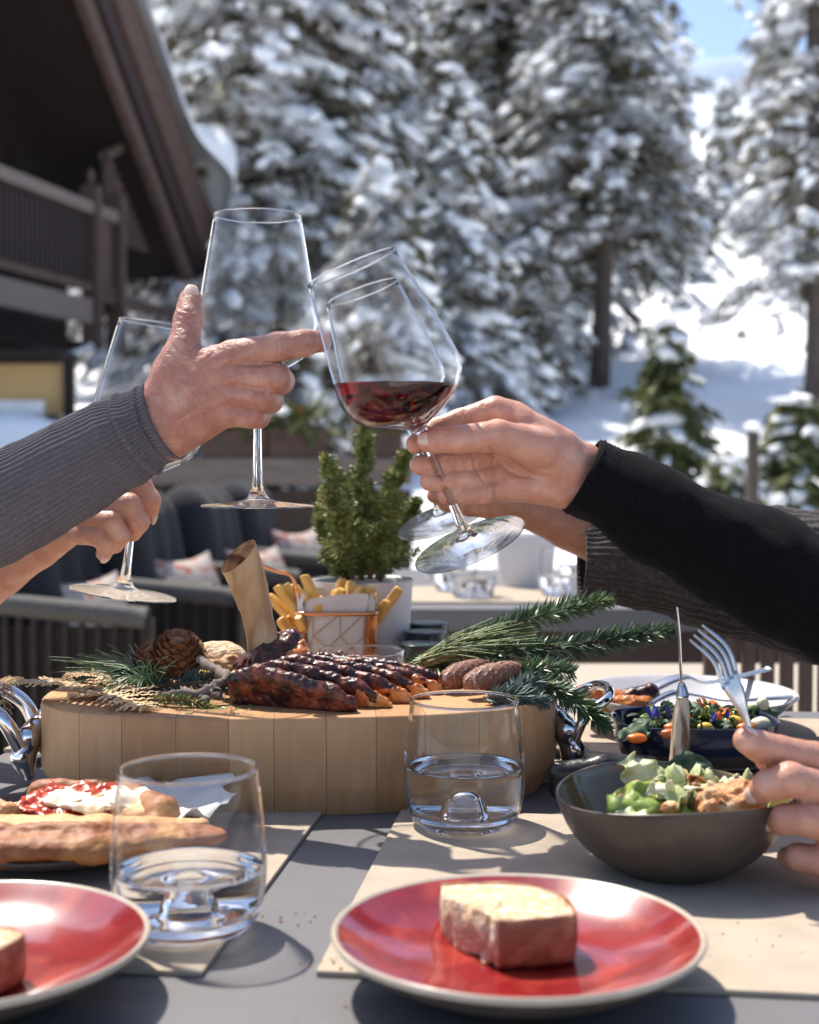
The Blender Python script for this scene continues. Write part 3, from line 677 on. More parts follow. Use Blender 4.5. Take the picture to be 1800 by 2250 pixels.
# -- tumblers
def tumbler(label, px, py, fill, seed=0, group='clear tumblers of water on the table'):
    c = G(px, py); c[2] = T + .0035 if seed < 9 else T
    t = thing('tumbler', label, 'glass', c, group)
    ro = [(.030, 0), (.0335, .0008), (.0385, .006), (.0418, .016), (.0435, .030), (.0432, .045), (.0415, .066), (.0385, .0895)]
    wall = [(r, z) for r, z in ro if z > .011]; wall = [(.0403, .0115)] + wall
    inn = [(r - .0013, z) for r, z in wall][::-1]
    sp_o = spline(wall, 30); sp_i = spline(inn, 30)
    prof = np.vstack([sp_o, [[.0381, .0902], [.0376, .0902]], sp_i])
    ob('wall', lathe(prof, 72, c), M['thin'], t)
    dome = [(0, .027), (.0050, .0258), (.0090, .0225), (.0112, .0175), (.0125, .0125), (.016, .0102), (.028, .0098), (.0388, .0114)]
    base = np.vstack([spline([(0, .002), (.012, .0024), (.027, .0012), (.030, 0), (.0335, .0008), (.0385, .006), (.0401, .0113)], 30), spline(dome[::-1], 40)])
    base[-1, 0] = 0; base[0, 0] = 0
    ob('base', lathe(base, 64, c), M['glass'], t)
    if fill:
        wi = [(r - .0016, z) for r, z in ro if .012 < z < fill]; rf = np.interp(fill, [z for r, z in ro], [r for r, z in ro]) - .0016
        dm = [(r + (.0004 if r > 0 else 0), z + .0004) for r, z in dome]
        pr = np.vstack([spline(dm, 40), spline([(.0386, .0122)] + wi + [(rf, fill)], 20), [[rf - .0012, fill - .0006], [rf * .5, fill - .0007], [0, fill - .0007]]])
        pr[0, 0] = 0
        ob('water', lathe(pr, 64, c), M['water'], t)
    ob('rim', lathe([(.0382 + .0011 * math.cos(a), .0899 + .0011 * math.sin(a)) for a in np.linspace(0, 2 * math.pi, 9)[:-1]], 72, c, closed=True), M['glass'], t)
    return t
tumbler('clear tumbler a third full of water, nearest the camera beside the left red plate', 416, 2052, .034)
tumbler('clear tumbler half full of water in front of the serving board', 1020, 1822, .043)
g3 = tumbler('empty clear tumbler standing behind the carved meat', 795, 1645, 0, 9)

# -- wine glasses
def wineglass(label, foot, rim, fill=None, liq='wine', group='stemmed wine glasses raised in a toast', level=None):
    foot, rim = A(foot), A(rim); ax = rim - foot; Hh = np.linalg.norm(ax); ax = ax / Hh; k = Hh / .231
    t = thing('wine_glass', label, 'glass', foot, group)
    foot_p = [(0, .0), (.030, .0006), (.0440, .0004), (.0447, .0010), (.0440, .0017), (.030, .0030), (.014, .0052), (.0075, .0090), (.0046, .016)]
    stem_p = [(.0046, .016), (.0036, .030), (.0032, .060), (.0034, .088), (.0052, .1005)]
    bo = [(.0052, .1005), (.0105, .1040), (.0235, .1105), (.0375, .1195), (.0452, .1295), (.0478, .1410), (.0468, .1530), (.0432, .178), (.0345, .2305)]
    sc = lambda p: A(p) * k
    fs = np.vstack([spline(sc(foot_p), 40), spline(sc(stem_p), 24)[1:], [[0.0001, .1015 * k]]]); fs[0, 0] = 1e-5
    ob('foot', lathe(np.vstack([spline(sc(foot_p), 40)[:33]]), 56, foot, ax), M['thinfoot'], t); ob('stem', lathe(fs[32:], 40, foot, ax), M['glass'], t)
    so_ = spline(sc(bo), 60); si_ = spline([(max(r - .0010 * k, .0), z + (.0016 * k if r < .03 * k else .0006 * k)) for r, z in sc(bo)], 60); si_[:, 1] = np.minimum(si_[:, 1], .2303 * k)
    bp = np.vstack([so_, si_[::-1], [[1e-5, .1035 * k]]])
    ob('bowl', lathe(bp, 80, foot, ax), M['thin'], t)
    ob('rim', lathe([(.0342 * k + .0006 * math.cos(a), .2306 * k + .0006 * math.sin(a)) for a in np.linspace(0, 2 * math.pi, 9)[:-1]], 72, foot, ax, closed=True), M['glass'], t)
    if fill:
        # liquid: inside of the bowl cut by a level plane, as rings towards the axis
        R = rot_to(ax); zc = fill
        pr = si_[(si_[:, 1] < .2 * k)]; pr = pr * A([.985, 1.0]); n = 72; th = np.linspace(0, 2 * np.pi, n, endpoint=False)
        Vr = []
        for r, z in pr:
            Vr.append(np.stack([r * np.cos(th), r * np.sin(th), np.full(n, z)], -1) @ R.T + foot)
        Vr = A(Vr)                                     # clamp each column at the level by sliding along the wall
        for j in range(n):
            zz = Vr[:, j, 2]; ab = np.argmax(zz > zc)
            if zz[ab] > zc and ab > 0:
                f = (zc - zz[ab - 1]) / (zz[ab] - zz[ab - 1]); q = Vr[ab - 1, j] + f * (Vr[ab, j] - Vr[ab - 1, j]); Vr[ab:, j] = q
        top = Vr[-1]; cen = top.mean(0)
        caps = [cen + (top - cen) * s for s in (.75, .5, .25)]
        m = len(Vr); V = np.vstack([Vr.reshape(-1, 3)] + caps + [cen[None]])
        F = [[i * n + j, i * n + (j + 1) % n, (i + 1) * n + (j + 1) % n, (i + 1) * n + j] for i in range(m + 2) for j in range(n)]
        F += [[(m + 2) * n + j, (m + 2) * n + (j + 1) % n, len(V) - 1] for j in range(n)] + [list(range(n))[::-1]]
        o = ob('wine', (V, F), M[liq], t)
        bm = bmesh.new(); bm.from_mesh(o.data); bmesh.ops.remove_doubles(bm, verts=bm.verts, dist=1e-5); bmesh.ops.dissolve_degenerate(bm, edges=bm.edges, dist=1e-6)
        bmesh.ops.recalc_face_normals(bm, faces=bm.faces); bm.to_mesh(o.data); bm.free()
    return t
g_up = wineglass('upright wine glass held at its bowl by the hand in the grey sleeve', P(566, 1114, 1.125), P(566, 472, 1.125))
_f = P(1033, 1198, 1.07); _r = P(772, 585, 1.015)
g_red = wineglass('tilted wine glass of red wine held by the hand in the black sleeve', _f, _r, fill=P(850, 846, 1.05)[2])
g_back = wineglass('tilted wine glass behind the red wine, in the brown-sleeved hand', P(975, 1142, 1.40), P(795, 640, 1.34))
g_left = wineglass('wine glass leaning right in the bare-armed hand at the left', P(270, 1306, 1.21), P(352, 712, 1.21))

# -- plates
def redplate(label, px, py):
    c = G(px, py, T + .030); c[2] = T + .0035
    t = thing('red_plate', label, 'plate', c, 'red plates with cream rims')
    und = [(0, .004), (.045, .004), (.047, 0), (.051, 0), (.053, .004), (.070, .010), (.086, .0185), (.0925, .0245)]
    ob('underside', lathe(und, 96, c), M['stonebrown'], t)
    ob('rim', lathe(spline([(.0925, .0245), (.0936, .0265), (.0928, .0283), (.0915, .0281), (.0903, .0272)], 14), 96, c), M['cream'], t)
    ob('glazed_well', lathe(np.vstack([[[1e-5, .0075]], spline([(.020, .0076), (.045, .0085), (.062, .0125), (.076, .0182), (.0903, .0272)], 26)]), 96, c), M['redglaze'], t)
    return c
cR = redplate('red plate with a chunk of bread, right of centre', 1137, 2046)
cL = redplate('red plate cut off by the left frame edge', -92, 2066)
def bread(label, c, scale=1, rz=0):
    # top outline in metres around the plate centre: straight torn left side, rounded crust front and right
    ol = spline(A([(-.037, .030), (-.014, .034), (.010, .031), (.027, .017), (.035, -.006), (.033, -.024), (.014, -.031), (-.007, -.032), (-.011, -.026), (-.019, -.012), (-.030, .002), (-.037, .016), (-.037, .030)]) * scale, 90)[:-1]
    cs, sn = math.cos(rz), math.sin(rz); ol = ol @ A([[cs, sn], [-sn, cs]])
    t = thing('bread_chunk', label, 'bread', c)
    n = len(ol); rings = []; Hb = .027 * scale; zs = .98
    for z, s in ((0, .955), (.004, .98), (.012, 1.0), (.020, .995), (.0262, .985), (.027, .972)):
        rings.append(np.c_[ol * s, np.full(n, z * scale * zs)])
    ca = rings[-1].mean(0)
    for s in (.8, .6, .4, .2): rings.append(ca + (rings[5] - ca) * s)
    V = np.vstack(rings); nz = fbm(V + c, 160, 3)[:, None]; cen = V.mean(0); dirn = (V - cen) / (np.linalg.norm(V - cen, axis=1, keepdims=True) + 1e-9)
    torn = np.exp(-((np.arange(n) - 64) / 10.)**2); torn = np.tile(torn, len(rings))[:, None]
    V = V + dirn * nz * (.0007 + .0042 * torn) + A([0, 0, 0]); V[:n, 2] = 0
    V = np.vstack([V, [ca + A([0, 0, -.0003])]]) + c
    i = np.arange(len(rings) - 1)[:, None]; j = np.arange(n)[None]; j2 = (j + 1) % n
    F = np.stack([i * n + j, i * n + j2, (i + 1) * n + j2, (i + 1) * n + j], -1).reshape(-1, 4).tolist()
    l = (len(rings) - 1) * n; F += [[l + q, l + (q + 1) % n, len(V) - 1] for q in range(n)]
    F = [f[::-1] for f in F]
    ob('crumb', (V, F), M['crumb'], t)
    sel = np.r_[np.arange(0, 53), ]; 
    # crust shell on back, right and front sides
    V2 = []; prof = [(.0005, .965), (.004, 1.0), (.012, 1.022), (.020, 1.018), (.0262, 1.008), (.0276, .990)]
    for q in sel:
        for z, s in prof: V2.append(A([*(ol[q] * s), z * scale * zs]) + .0006 * vnoise(A([[*ol[q], z]]), 120)[0])
    V2 = A(V2) + c; kk = len(prof); F2 = [[a * kk + b, a * kk + b + 1, (a + 1) * kk + b + 1, (a + 1) * kk + b] for a in range(len(sel) - 1) for b in range(kk - 1)]
    o = ob('crust', (V2, [f[::-1] for f in F2]), M['crust'], t); md = o.modifiers.new('t', 'SOLIDIFY'); md.thickness = .0018; md.offset = 0
    return t
bread('chunk of pale bread lying on the right red plate', cR + A([-.003, .026, .0085]), .93, 0)
bread('chunk of bread on the left red plate, cut by the frame', cL + A([.0015, -.018, .0085]), .85, math.radians(60))

# crumbs on plates, mats and table
def crumbs(name, label, spots, mtl, n, size, seed):
    r = np.random.default_rng(seed); V0, F0 = ico(1); Vs, Fs = [], []
    for k in range(n):
        c, sp = spots[k % len(spots)]; p = A(c) + A([r.normal(0, sp), r.normal(0, sp * .7), 0]); z = size * (.4 + r.random()); Vs.append(V0 * z * (1 + .35 * r.normal(0, 1, V0.shape)) * A([1, 1, .6]) + p + A([0, 0, z * .45])); Fs.append(F0 + k * len(V0))
    tag(ob(name, (np.vstack(Vs), np.vstack(Fs)), M[mtl], smooth=False), label, 'crumbs', kind='stuff')
crumbs('bread_crumbs', 'tiny bread crumbs scattered on the mat and table by the plates', [(G(720, 2110, T + .0035), .012), (G(1640, 2080, T + .0035), .03), (G(610, 2020, T + .0003), .02), (G(780, 2215, T + .0003), .02)], 'crust', 60, .0007, 5)
# ---------------------------------------------------------------- carved meat on the bone
def lump(fd, g, pts, rad, k=.008, flat=None):
    for i in range(len(pts) - 1): cone(fd, g, pts[i], pts[i + 1], rad[i], rad[i + 1], k, flat)
def rough_mesh(g, fd, amp, fr, oct=3, warp=None):
    V, F = surface_nets(g, fd.lo, fd.h); N_ = normals(V, F)
    return V + N_ * (fbm(V, fr, oct) * amp)[:, None], F
ZB = T + BH + .0006
mD = 1.165
meat = thing('carved_beef_rib', 'dark glazed beef rib carved into slices round an upright bone', 'meat', A([*P(690, 1500, mD)[:2], ZB]))
bt, bb = P(524, 1222, 1.185), P(588, 1470, 1.185)
axb = (bb - bt) / np.linalg.norm(bb - bt)
n = 26; th = np.linspace(0, 2 * np.pi, n, endpoint=False); L = np.linalg.norm(bb - bt); side = A([1, 0, 0]) - axb * axb[0]; side /= np.linalg.norm(side); dep = np.cross(axb, side)
rg = []
for q in range(22):
    s = q / 21; c = bt + axb * L * s + side * .003 * math.sin(s * 3.1)
    rx = .0138 + .0040 * (s - .5)**2 * 3 + .001 * math.sin(s * 7); ry = .0115
    ring = c + rx * np.cos(th)[:, None] * side + ry * np.sin(th)[:, None] * dep
    if q < 3: ring = ring - axb * ((np.cos(th) * .55 + np.sin(th) * -.5) * .014 * (1 - q / 3))[:, None]
    rg.append(ring + .0007 * fbm(ring, 120, 2)[:, None] * (ring - c) / rx)
V = np.vstack(rg); i = np.arange(21)[:, None]; j = np.arange(n)[None]; j2 = (j + 1) % n
bone = ob('bone', (V, np.stack([i * n + j, (i + 1) * n + j, (i + 1) * n + j2, i * n + j2], -1).reshape(-1, 4)), M['bone'], meat)
e0_ = rg[0]; cc = e0_.mean(0); rr = [cc + (e0_ - cc) * s + axb * (-.0012 * (1 - s) + .0008 * rng.normal(0, .4, (n, 1)) * (s < .9)) for s in (1.0, .86, .6, .3)]
V = np.vstack(rr + [[cc - axb * .0012]]); F = [[q * n + a, q * n + (a + 1) % n, (q + 1) * n + (a + 1) % n, (q + 1) * n + a] for q in range(3) for a in range(n)] + [[3 * n + a, 3 * n + (a + 1) % n, len(V) - 1] for a in range(n)]
ob('marrow_end', (V, F), M['marrow'], bone)
def mp(px, py, D, up=0): return P(px, py, D) + A([0, 0, up])
def slab(name, pts, rad, m, flat, amp=.0017, fr=150, k=.006, h=.0014):
    pts = A(pts); lo = pts.min(0) - max(rad) - .006; hi = pts.max(0) + max(rad) + .006
    fd = Field(lo, hi, h); g = fd.new(); lump(fd, g, pts, rad, k, flat)
    V, F = rough_mesh(g, fd, amp, fr); V[:, 2] = np.maximum(V[:, 2], ZB)
    return ob(name, (V, F), M[m], meat)
# meat left on the bone
slab('shank_meat', [mp(545, 1468, 1.19), mp(585, 1462, 1.178), mp(622, 1432, 1.19), mp(640, 1408, 1.195)], [.012, .017, .017, .010], 'meat', None, .0018, 190)
slab('shank_fat', [mp(622, 1448, 1.178), mp(652, 1446, 1.184), mp(660, 1420, 1.188)], [.009, .011, .007], 'fat', None, .002)
slab('bark_heap', [mp(525, 1505, 1.15), mp(590, 1490, 1.17), mp(660, 1488, 1.19)], [.012, .016, .010], 'meat', None, .0018, 190)
SL = [ # (start px, end px, depth start, depth end, radius)
    ((528, 1514), (762, 1562), 1.098, 1.072, .0180), ((572, 1494), (812, 1548), 1.124, 1.092, .0170), ((606, 1484), (862, 1537), 1.148, 1.112, .0165),
    ((636, 1477), (902, 1525), 1.172, 1.132, .0152), ((662, 1472), (934, 1514), 1.196, 1.152, .0138), ((704, 1468), (958, 1505), 1.218, 1.172, .0122)]
for q, (a, b, da, db, r) in enumerate(SL):
    p0, p1 = P(*a, da), P(*b, db); mid = (p0 + p1) / 2 + A([0, 0, .004]); ax_ = p1 - p0; fl = np.cross(ax_, [0, 0, 1.]) / np.linalg.norm(ax_); fl = fl * -np.sign(fl[1]) * -1 + A([0, 0, .55])
    pts = [p0, p0 * .6 + mid * .4 + A([0, 0, .003]), mid, p1 * .75 + mid * .25 + A([0, 0, .001]), p1]
    fn = fl / np.linalg.norm(fl); ww = np.cross(ax_ / np.linalg.norm(ax_), fn); ww *= np.sign(ww[2]); pa_ = A(pts); rr_ = A([r * .52, r * .60, r * .62, r * .58, r * .46])
    fd = Field(pa_.min(0) - .03, pa_.max(0) + .03, .0012); g = fd.new(); hh = r * (.52 + .10 * math.sin(3.1 * q))
    for o_ in (-hh, 0, hh):
        for i_ in range(4): cone(fd, g, pa_[i_] + ww * o_ * (.75 if i_ == 0 else 1), pa_[i_ + 1] + ww * o_ * (.8 if i_ == 3 else 1), rr_[i_], rr_[i_ + 1], .0035, (fn, .62))
    V, F = surface_nets(g, fd.lo, fd.h); V = V + normals(V, F) * (.0011 * fbm(V + q, 120, 2) + .0007 * fbm(V - q, 380, 2))[:, None]; V[:, 2] = np.maximum(V[:, 2], ZB); ob('meat_slice', (V, F), M['meat'], meat)
    if q > 0: slab('roasted_fat_edge', [p1 * .86 + mid * .14 + A([.001, -.001, -.001]), p1 + A([.004, -.001, -.001])], [r * .92, r * .80], 'fat', (fl, .44), .0016, 230, .003, .0012)

# ---------------------------------------------------------------- garnish helpers
def needles(paths, length, width, per, spread=1.0, seed=1, lean=.55, flatten=None, curve=0):
    """thin pointed prisms set round each stem path"""
    r = np.random.default_rng(seed); B, Dv, Ln = [], [], []
    for path in paths:
        path = A(path); tan = np.gradient(path, axis=0); tan /= np.linalg.norm(tan, axis=1, keepdims=True)
        seg = np.linalg.norm(np.diff(path, axis=0), axis=1).sum(); n = int(seg * per)
        t = r.random(n) * (len(path) - 1); i = t.astype(int); f = (t - i)[:, None]; i2 = np.minimum(i + 1, len(path) - 1)
        b = path[i] * (1 - f) + path[i2] * f; tg = tan[i]
        rd = r.normal(0, 1, (n, 3)); rd -= tg * (rd * tg).sum(1, keepdims=True); rd /= np.linalg.norm(rd, axis=1, keepdims=True) + 1e-9
        if flatten is not None: rd = rd * A(flatten); rd /= np.linalg.norm(rd, axis=1, keepdims=True) + 1e-9
        d = rd * spread + tg * lean * (.7 + .6 * r.random((n, 1))); d /= np.linalg.norm(d, axis=1, keepdims=True)
        taper = np.clip(1.25 - .75 * (t / (len(path) - 1))**3, .4, 1)
        B.append(b); Dv.append(d); Ln.append(length * (.75 + .4 * r.random(n)) * taper)
    B, Dv, Ln = np.vstack(B), np.vstack(Dv), np.concatenate(Ln)[:, None]
    s = np.cross(Dv, np.random.default_rng(seed + 1).normal(0, 1, Dv.shape)); s /= np.linalg.norm(s, axis=1, keepdims=True) + 1e-9; u = np.cross(Dv, s)
    w = width / 2
    mid = B + Dv * Ln * .55; tip = B + Dv * Ln
    V = np.stack([B + s * w * .6, B - s * w * .6, mid + s * w, mid - s * w, mid + u * w * .7, tip], 1).reshape(-1, 3)
    k = (np.arange(len(B)) * 6)[:, None, None]
    F = A([[0, 2, 4], [0, 4, 1], [1, 4, 3], [0, 1, 3], [0, 3, 2], [2, 5, 4], [4, 5, 3], [3, 5, 2]])[None] + k
    return V, F.reshape(-1, 3)
def pxpath(pts, n=24): return spline([P(x, y, D) for x, y, D in pts], n)
def branch(label, pts, m, length=.017, width=.0017, per=5600, seed=1, subs=(), stem='brownstem', name='fir_branch', cat='branch', group='green fir branches on the board', flatten=None, lean=.75):
    path = pxpath(pts); t = thing(name, label, cat, path[0], group)
    ob('stem', tube(path, np.linspace(.0022, .0008, len(path)), 7), M[stem], t)
    paths = [path]
    for s in subs:
        p2 = pxpath(s, 14); ob('side_shoot', tube(p2, np.linspace(.0014, .0006, len(p2)), 6), M[stem], t); paths.append(p2)
    ob('needles', needles(paths, length, width, per, seed=seed, flatten=flatten, lean=lean), M[m], t, smooth=False, kind='stuff')
    return t
branch('uppermost fir branch reaching towards the brown sleeve', [(985, 1440, 1.20), (1060, 1400, 1.21), (1150, 1365, 1.22), (1260, 1335, 1.23), (1345, 1318, 1.235)], 'fir', .0185, seed=3)
branch('long dark fir branch pointing at the steak knife blade', [(1010, 1450, 1.19), (1120, 1430, 1.19), (1240, 1420, 1.195), (1370, 1402, 1.20), (1478, 1385, 1.205)], 'firdark', .0180, seed=4)
branch('fir branch hanging over the right end of the board', [(1060, 1480, 1.15), (1150, 1490, 1.14), (1230, 1520, 1.135), (1290, 1560, 1.13), (1335, 1600, 1.13)], 'fir', .0165, seed=5, subs=[[(1120, 1485, 1.145), (1190, 1470, 1.15), (1260, 1478, 1.15)]])
branch('low fir branch lying on the board behind the half full tumbler', [(1062, 1536, 1.098), (1110, 1528, 1.10), (1160, 1532, 1.105), (1200, 1545, 1.11)], 'bluegreen', .0130, seed=6, subs=[[(1110, 1528, 1.10), (1150, 1505, 1.12), (1190, 1500, 1.13)]])
branch('short fir tip between the jars and the long cones', [(1010, 1455, 1.235), (960, 1450, 1.235), (905, 1462, 1.23)], 'fir', .0140, seed=7, subs=[[(990, 1455, 1.235), (950, 1470, 1.225), (915, 1480, 1.225)]])
# bundle of long pale pine needles
pb = [P(940 + 12 * k, 1448 - 2 * k, 1.19) for k in range(1)]
def bundle(label, root, tips, m, width=.0011, n=60, seed=1, name='pine_needle_tuft'):
    r = np.random.default_rng(seed); root = A(root); geo = []
    t = thing(name, label, 'needles', root, 'pine needle tufts on the board')
    V, F = [], []
    for k in range(n):
        a = root + r.normal(0, .0035, 3) * [1, 1, .5]; b = tips[k % len(tips)] + r.normal(0, .010, 3) * [1.2, 1, .55]; a[2] = max(a[2], ZB + .001); b[2] = max(b[2], ZB + .001)
        c = (a + b) / 2 + A([0, 0, .004 + .003 * r.random()]); p = spline([a, c, b], 6); V_, F_ = tube(p, np.linspace(width * .5, width * .25, 6), 4, caps=False); geo.append((V_, F_))
    ob('needles', join(geo), M[m], t, kind='stuff'); return t
bundle('pale long pine needles fanned below the upper fir branch', P(925, 1455, 1.20), [P(1130, 1395, 1.20), P(1160, 1415, 1.19), P(1100, 1380, 1.21), P(1080, 1420, 1.18)], 'pineneedle', n=110, seed=2)
bundle('fresh green pine needle tuft at the left of the two round cones', P(318, 1502, 1.17), [P(165, 1462, 1.16), P(190, 1500, 1.14), P(215, 1450, 1.18), P(240, 1505, 1.13)], 'fir', n=120, seed=3)
bundle('green pine needle tuft in front of the two round cones', P(325, 1500, 1.13), [P(230, 1470, 1.15), P(270, 1455, 1.17), P(330, 1465, 1.12), P(260, 1515, 1.11)], 'fir', n=80, seed=4)
branch('blue-green juniper sprig by the bone', [(330, 1512, 1.14), (400, 1502, 1.135), (470, 1500, 1.13), (505, 1510, 1.125)], 'bluegreen', .011, .0010, 6500, seed=8, subs=[[(400, 1502, 1.135), (430, 1490, 1.14), (470, 1485, 1.14)]], name='juniper_sprig', cat='sprig', group='sprigs on the board')
branch('olive green thyme sprig at the front edge of the board', [(320, 1545, 1.095), (370, 1535, 1.09), (430, 1545, 1.085), (480, 1562, 1.08)], 'yew', .007, .0011, 6500, seed=9, name='thyme_sprig', cat='sprig', group='sprigs on the board')
# twig
tw = thing('forked_twig', 'knobbly grey twig beside the bone end of the meat', 'twig', P(450, 1545, 1.10))
for pts in ([(350, 1535, 1.105), (395, 1522, 1.105), (440, 1525, 1.10), (470, 1505, 1.10), (500, 1490, 1.11), (470, 1470, 1.13), (440, 1448, 1.145)], [(440, 1525, 1.10), (452, 1548, 1.09), (445, 1566, 1.085)], [(470, 1505, 1.10), (480, 1530, 1.09)]):
    p_ = pxpath(pts, 26); p_[:, 2] = np.maximum(p_[:, 2], ZB + .004)
    p_ += rng.normal(0, .0006, p_.shape); ob('shoot', tube(p_, .0028 + .0009 * np.abs(rng.normal(0, 1, len(p_))), 9), M['twig'], tw)
# dried fern fronds
def fern(label, pts, wmax, seed):
    path = pxpath(pts, 30); path[:, 2] = np.maximum(path[:, 2], ZB + .003 if seed != 3 else 0)
    t = thing('dried_fern_frond', label, 'fern', path[0], 'dried fern fronds on the board')
    ob('rachis', tube(path, np.linspace(.0013, .0004, 30), 6), M['fern'], t)
    tan = np.gradient(path, axis=0); tan /= np.linalg.norm(tan, axis=1, keepdims=True); r = np.random.default_rng(seed); pn = 0
    for q in range(2, 29, 2):
        w = wmax * math.sin(math.pi * (q / 30)**.7) + .004
        for s in (-1, 1):
            sd = np.cross(tan[q], [0, 0, 1.]) * s; sd /= np.linalg.norm(sd); d = sd + tan[q] * .55 + A([0, 0, .15 + .2 * r.random()]); d /= np.linalg.norm(d)
            V, F = [], []; m = 18; e = np.cross(d, [0, 0, 1.]); e /= np.linalg.norm(e)
            for k in range(m):                         # pinna: one toothed tapering blade
                f_ = k / (m - 1); b = path[q] + d * w * f_ + A([0, 0, -.004 * f_ * f_ + .0006 * r.normal()]); ls = .0048 * (1 - .85 * f_) * (1.0 if k % 2 else .42)
                V += [b + e * ls + d * .0010 * (k % 2), b + A([0, 0, .0006]), b - e * ls + d * .0010 * (k % 2)]
                if k: i0 = 3 * k - 3; F += [[i0, i0 + 3, i0 + 4, i0 + 1], [i0 + 1, i0 + 4, i0 + 5, i0 + 2]]
            ob('pinna', (A(V), F), M['fern'], t, smooth=False, kind='stuff')
fern('large pale dried fern frond at the left front of the board', [(150, 1540, 1.13), (220, 1525, 1.11), (280, 1535, 1.09), (325, 1578, 1.065)], .034, 1)
fern('tawny dried fern frond drooping past the left end of the board', [(290, 1520, 1.15), (200, 1508, 1.13), (110, 1502, 1.12), (40, 1498, 1.12)], .022, 2)
fern('thin dried fern tip hanging by the steel clip handle', [(60, 1500, 1.16), (30, 1492, 1.15), (8, 1510, 1.14), (12, 1580, 1.13)], .008, 3)
fern('dried fern frond tucked under the green pine needles', [(330, 1525, 1.13), (270, 1505, 1.135), (200, 1485, 1.14), (150, 1480, 1.145)], .020, 4)

# cones
def cone_thing(label, a, b, r, m, nsc, open_, name, group, seed=1):
    a, b = A(a), A(b); ax = b - a; L = np.linalg.norm(ax); ax /= L; R = rot_to(ax)
    lowz = min(a[2], b[2]) - r
    t = thing(name, label, 'pine cone', (a + b) / 2 - A([0, 0, r]), group)
    prof = [(1e-4, 0), (r * .55, L * .05), (r * .82, L * .25), (r * .85, L * .5), (r * .68, L * .78), (r * .3, L * .96), (1e-4, L)]
    ob('core', lathe(spline(prof, 18), 18, a, ax), M[m], t)
    rr = np.random.default_rng(seed); ga = 2.39996
    base = A([[-.5, 0, 0], [.5, 0, 0], [.62, .55, .10], [.34, .98, .03], [0, 1.10, -.04], [-.34, .98, .03], [-.62, .55, .10], [0, .5, .24]])
    bf = [[0, 1, 7], [1, 2, 7], [2, 3, 7], [3, 4, 7], [4, 5, 7], [5, 6, 7], [6, 0, 7], [1, 0, 6, 5, 4, 3, 2]]
    me = None
    for q in range(nsc):
        s = (q + .5) / nsc; z = L * (.03 + .94 * s); pr = np.interp(z, [p[1] for p in prof], [p[0] for p in prof]); an = q * ga
        rad = A([math.cos(an), math.sin(an), 0]); tn = A([-math.sin(an), math.cos(an), 0])
        op = open_ * (1 - .5 * s); out = rad * math.sin(op) + A([0, 0, math.cos(op)]); up = np.cross(tn, out) * -1
        if up @ rad < 0: up = -up
        sz = r * .62 * (1.05 - .5 * abs(s - .35)) * (.9 + .2 * rr.random())
        Vl = (base[:, :1] * tn + base[:, 1:2] * out + base[:, 2:] * up) * sz + rad * pr * .80 + A([0, 0, z - sz * .3])
        V = Vl @ R.T + a
        ob('scale', (V, bf), M[m], t, smooth=False)
    return t
cone_thing('round brown pine cone with open scales, nearer the bone of the pair', P(388, 1475, 1.165), P(395, 1402, 1.155), .0200, 'cone1', 90, 1.0, 'pine_cone', 'round open pine cones')
cone_thing('round brown pine cone with open scales, left and lower of the pair', P(345, 1495, 1.17), P(330, 1422, 1.16), .0165, 'cone1', 80, 1.0, 'pine_cone', 'round open pine cones', 2)
cone_thing('long closed fir cone lying in front, tip towards the right', P(1020, 1508, 1.12), P(1138, 1468, 1.135), .0125, 'cone2', 110, .35, 'fir_cone', 'long closed fir cones', 3)
cone_thing('long closed fir cone behind the front one, nearer the meat', P(972, 1498, 1.145), P(1075, 1462, 1.175), .0120, 'cone2', 100, .35, 'fir_cone', 'long closed fir cones', 4)

# bread roll and lemon behind the cones
fd = Field(P(430, 1480, 1.22) - [.02, .03, .03], P(540, 1410, 1.24) + [.03, .04, .02], .0016); g = fd.new()
ell(fd, g, P(478, 1445, 1.225), (.026, .02, .014), .004); V, F = rough_mesh(g, fd, .001, 120)
br_ = thing('bread_roll', 'pale floury bread roll half hidden behind the round cones', 'bread', P(478, 1485, 1.225)); ob('crust', (V, F), M['crumb'], br_)
fd = Field(P(480, 1480, 1.2) - [.03, .03, .02], P(540, 1430, 1.22) + [.03, .04, .02], .0016); g = fd.new()
cone(fd, g, P(470, 1472, 1.2), P(512, 1462, 1.205), .010, .009, .004); V, F = rough_mesh(g, fd, .003, 160)
ob('broken_side', (V, F), M['bone'], br_)
le = thing('lemon_wedge', 'yellow lemon wedge under the bread roll', 'lemon', P(455, 1492, 1.185))
M['lemon'] = mat('lemon_flesh', (.72, .52, .08), (.62, .40, .05), scale=60, rough=.35, bump=.4, bscale=150)
fd = Field(P(440, 1500, 1.185) - [.02, .02, .02], P(480, 1470, 1.19) + [.02, .02, .02], .0014); g = fd.new()
ell(fd, g, P(462, 1486, 1.186), (.014, .008, .0075), .003); V, F = rough_mesh(g, fd, .0006, 150); ob('flesh', (V, F), M['lemon'], le)
# bits of chopped herb on the board
V = []; 
for k in range(160):
    c = onboard(380 + 180 * rng.random(), 1525 + 45 * rng.random(), .0008); a_ = rng.normal(0, .0022, 3) * [1, 1, .2]; b_ = rng.normal(0, .0016, 3) * [1, 1, .2]; V += [c - a_, c + b_, c + a_]
tag(ob('chopped_herbs', (A(V), np.arange(len(V)).reshape(-1, 3)), M['yew'], smooth=False), 'fine chopped herbs scattered on the board by the bone', 'herbs', kind='stuff')

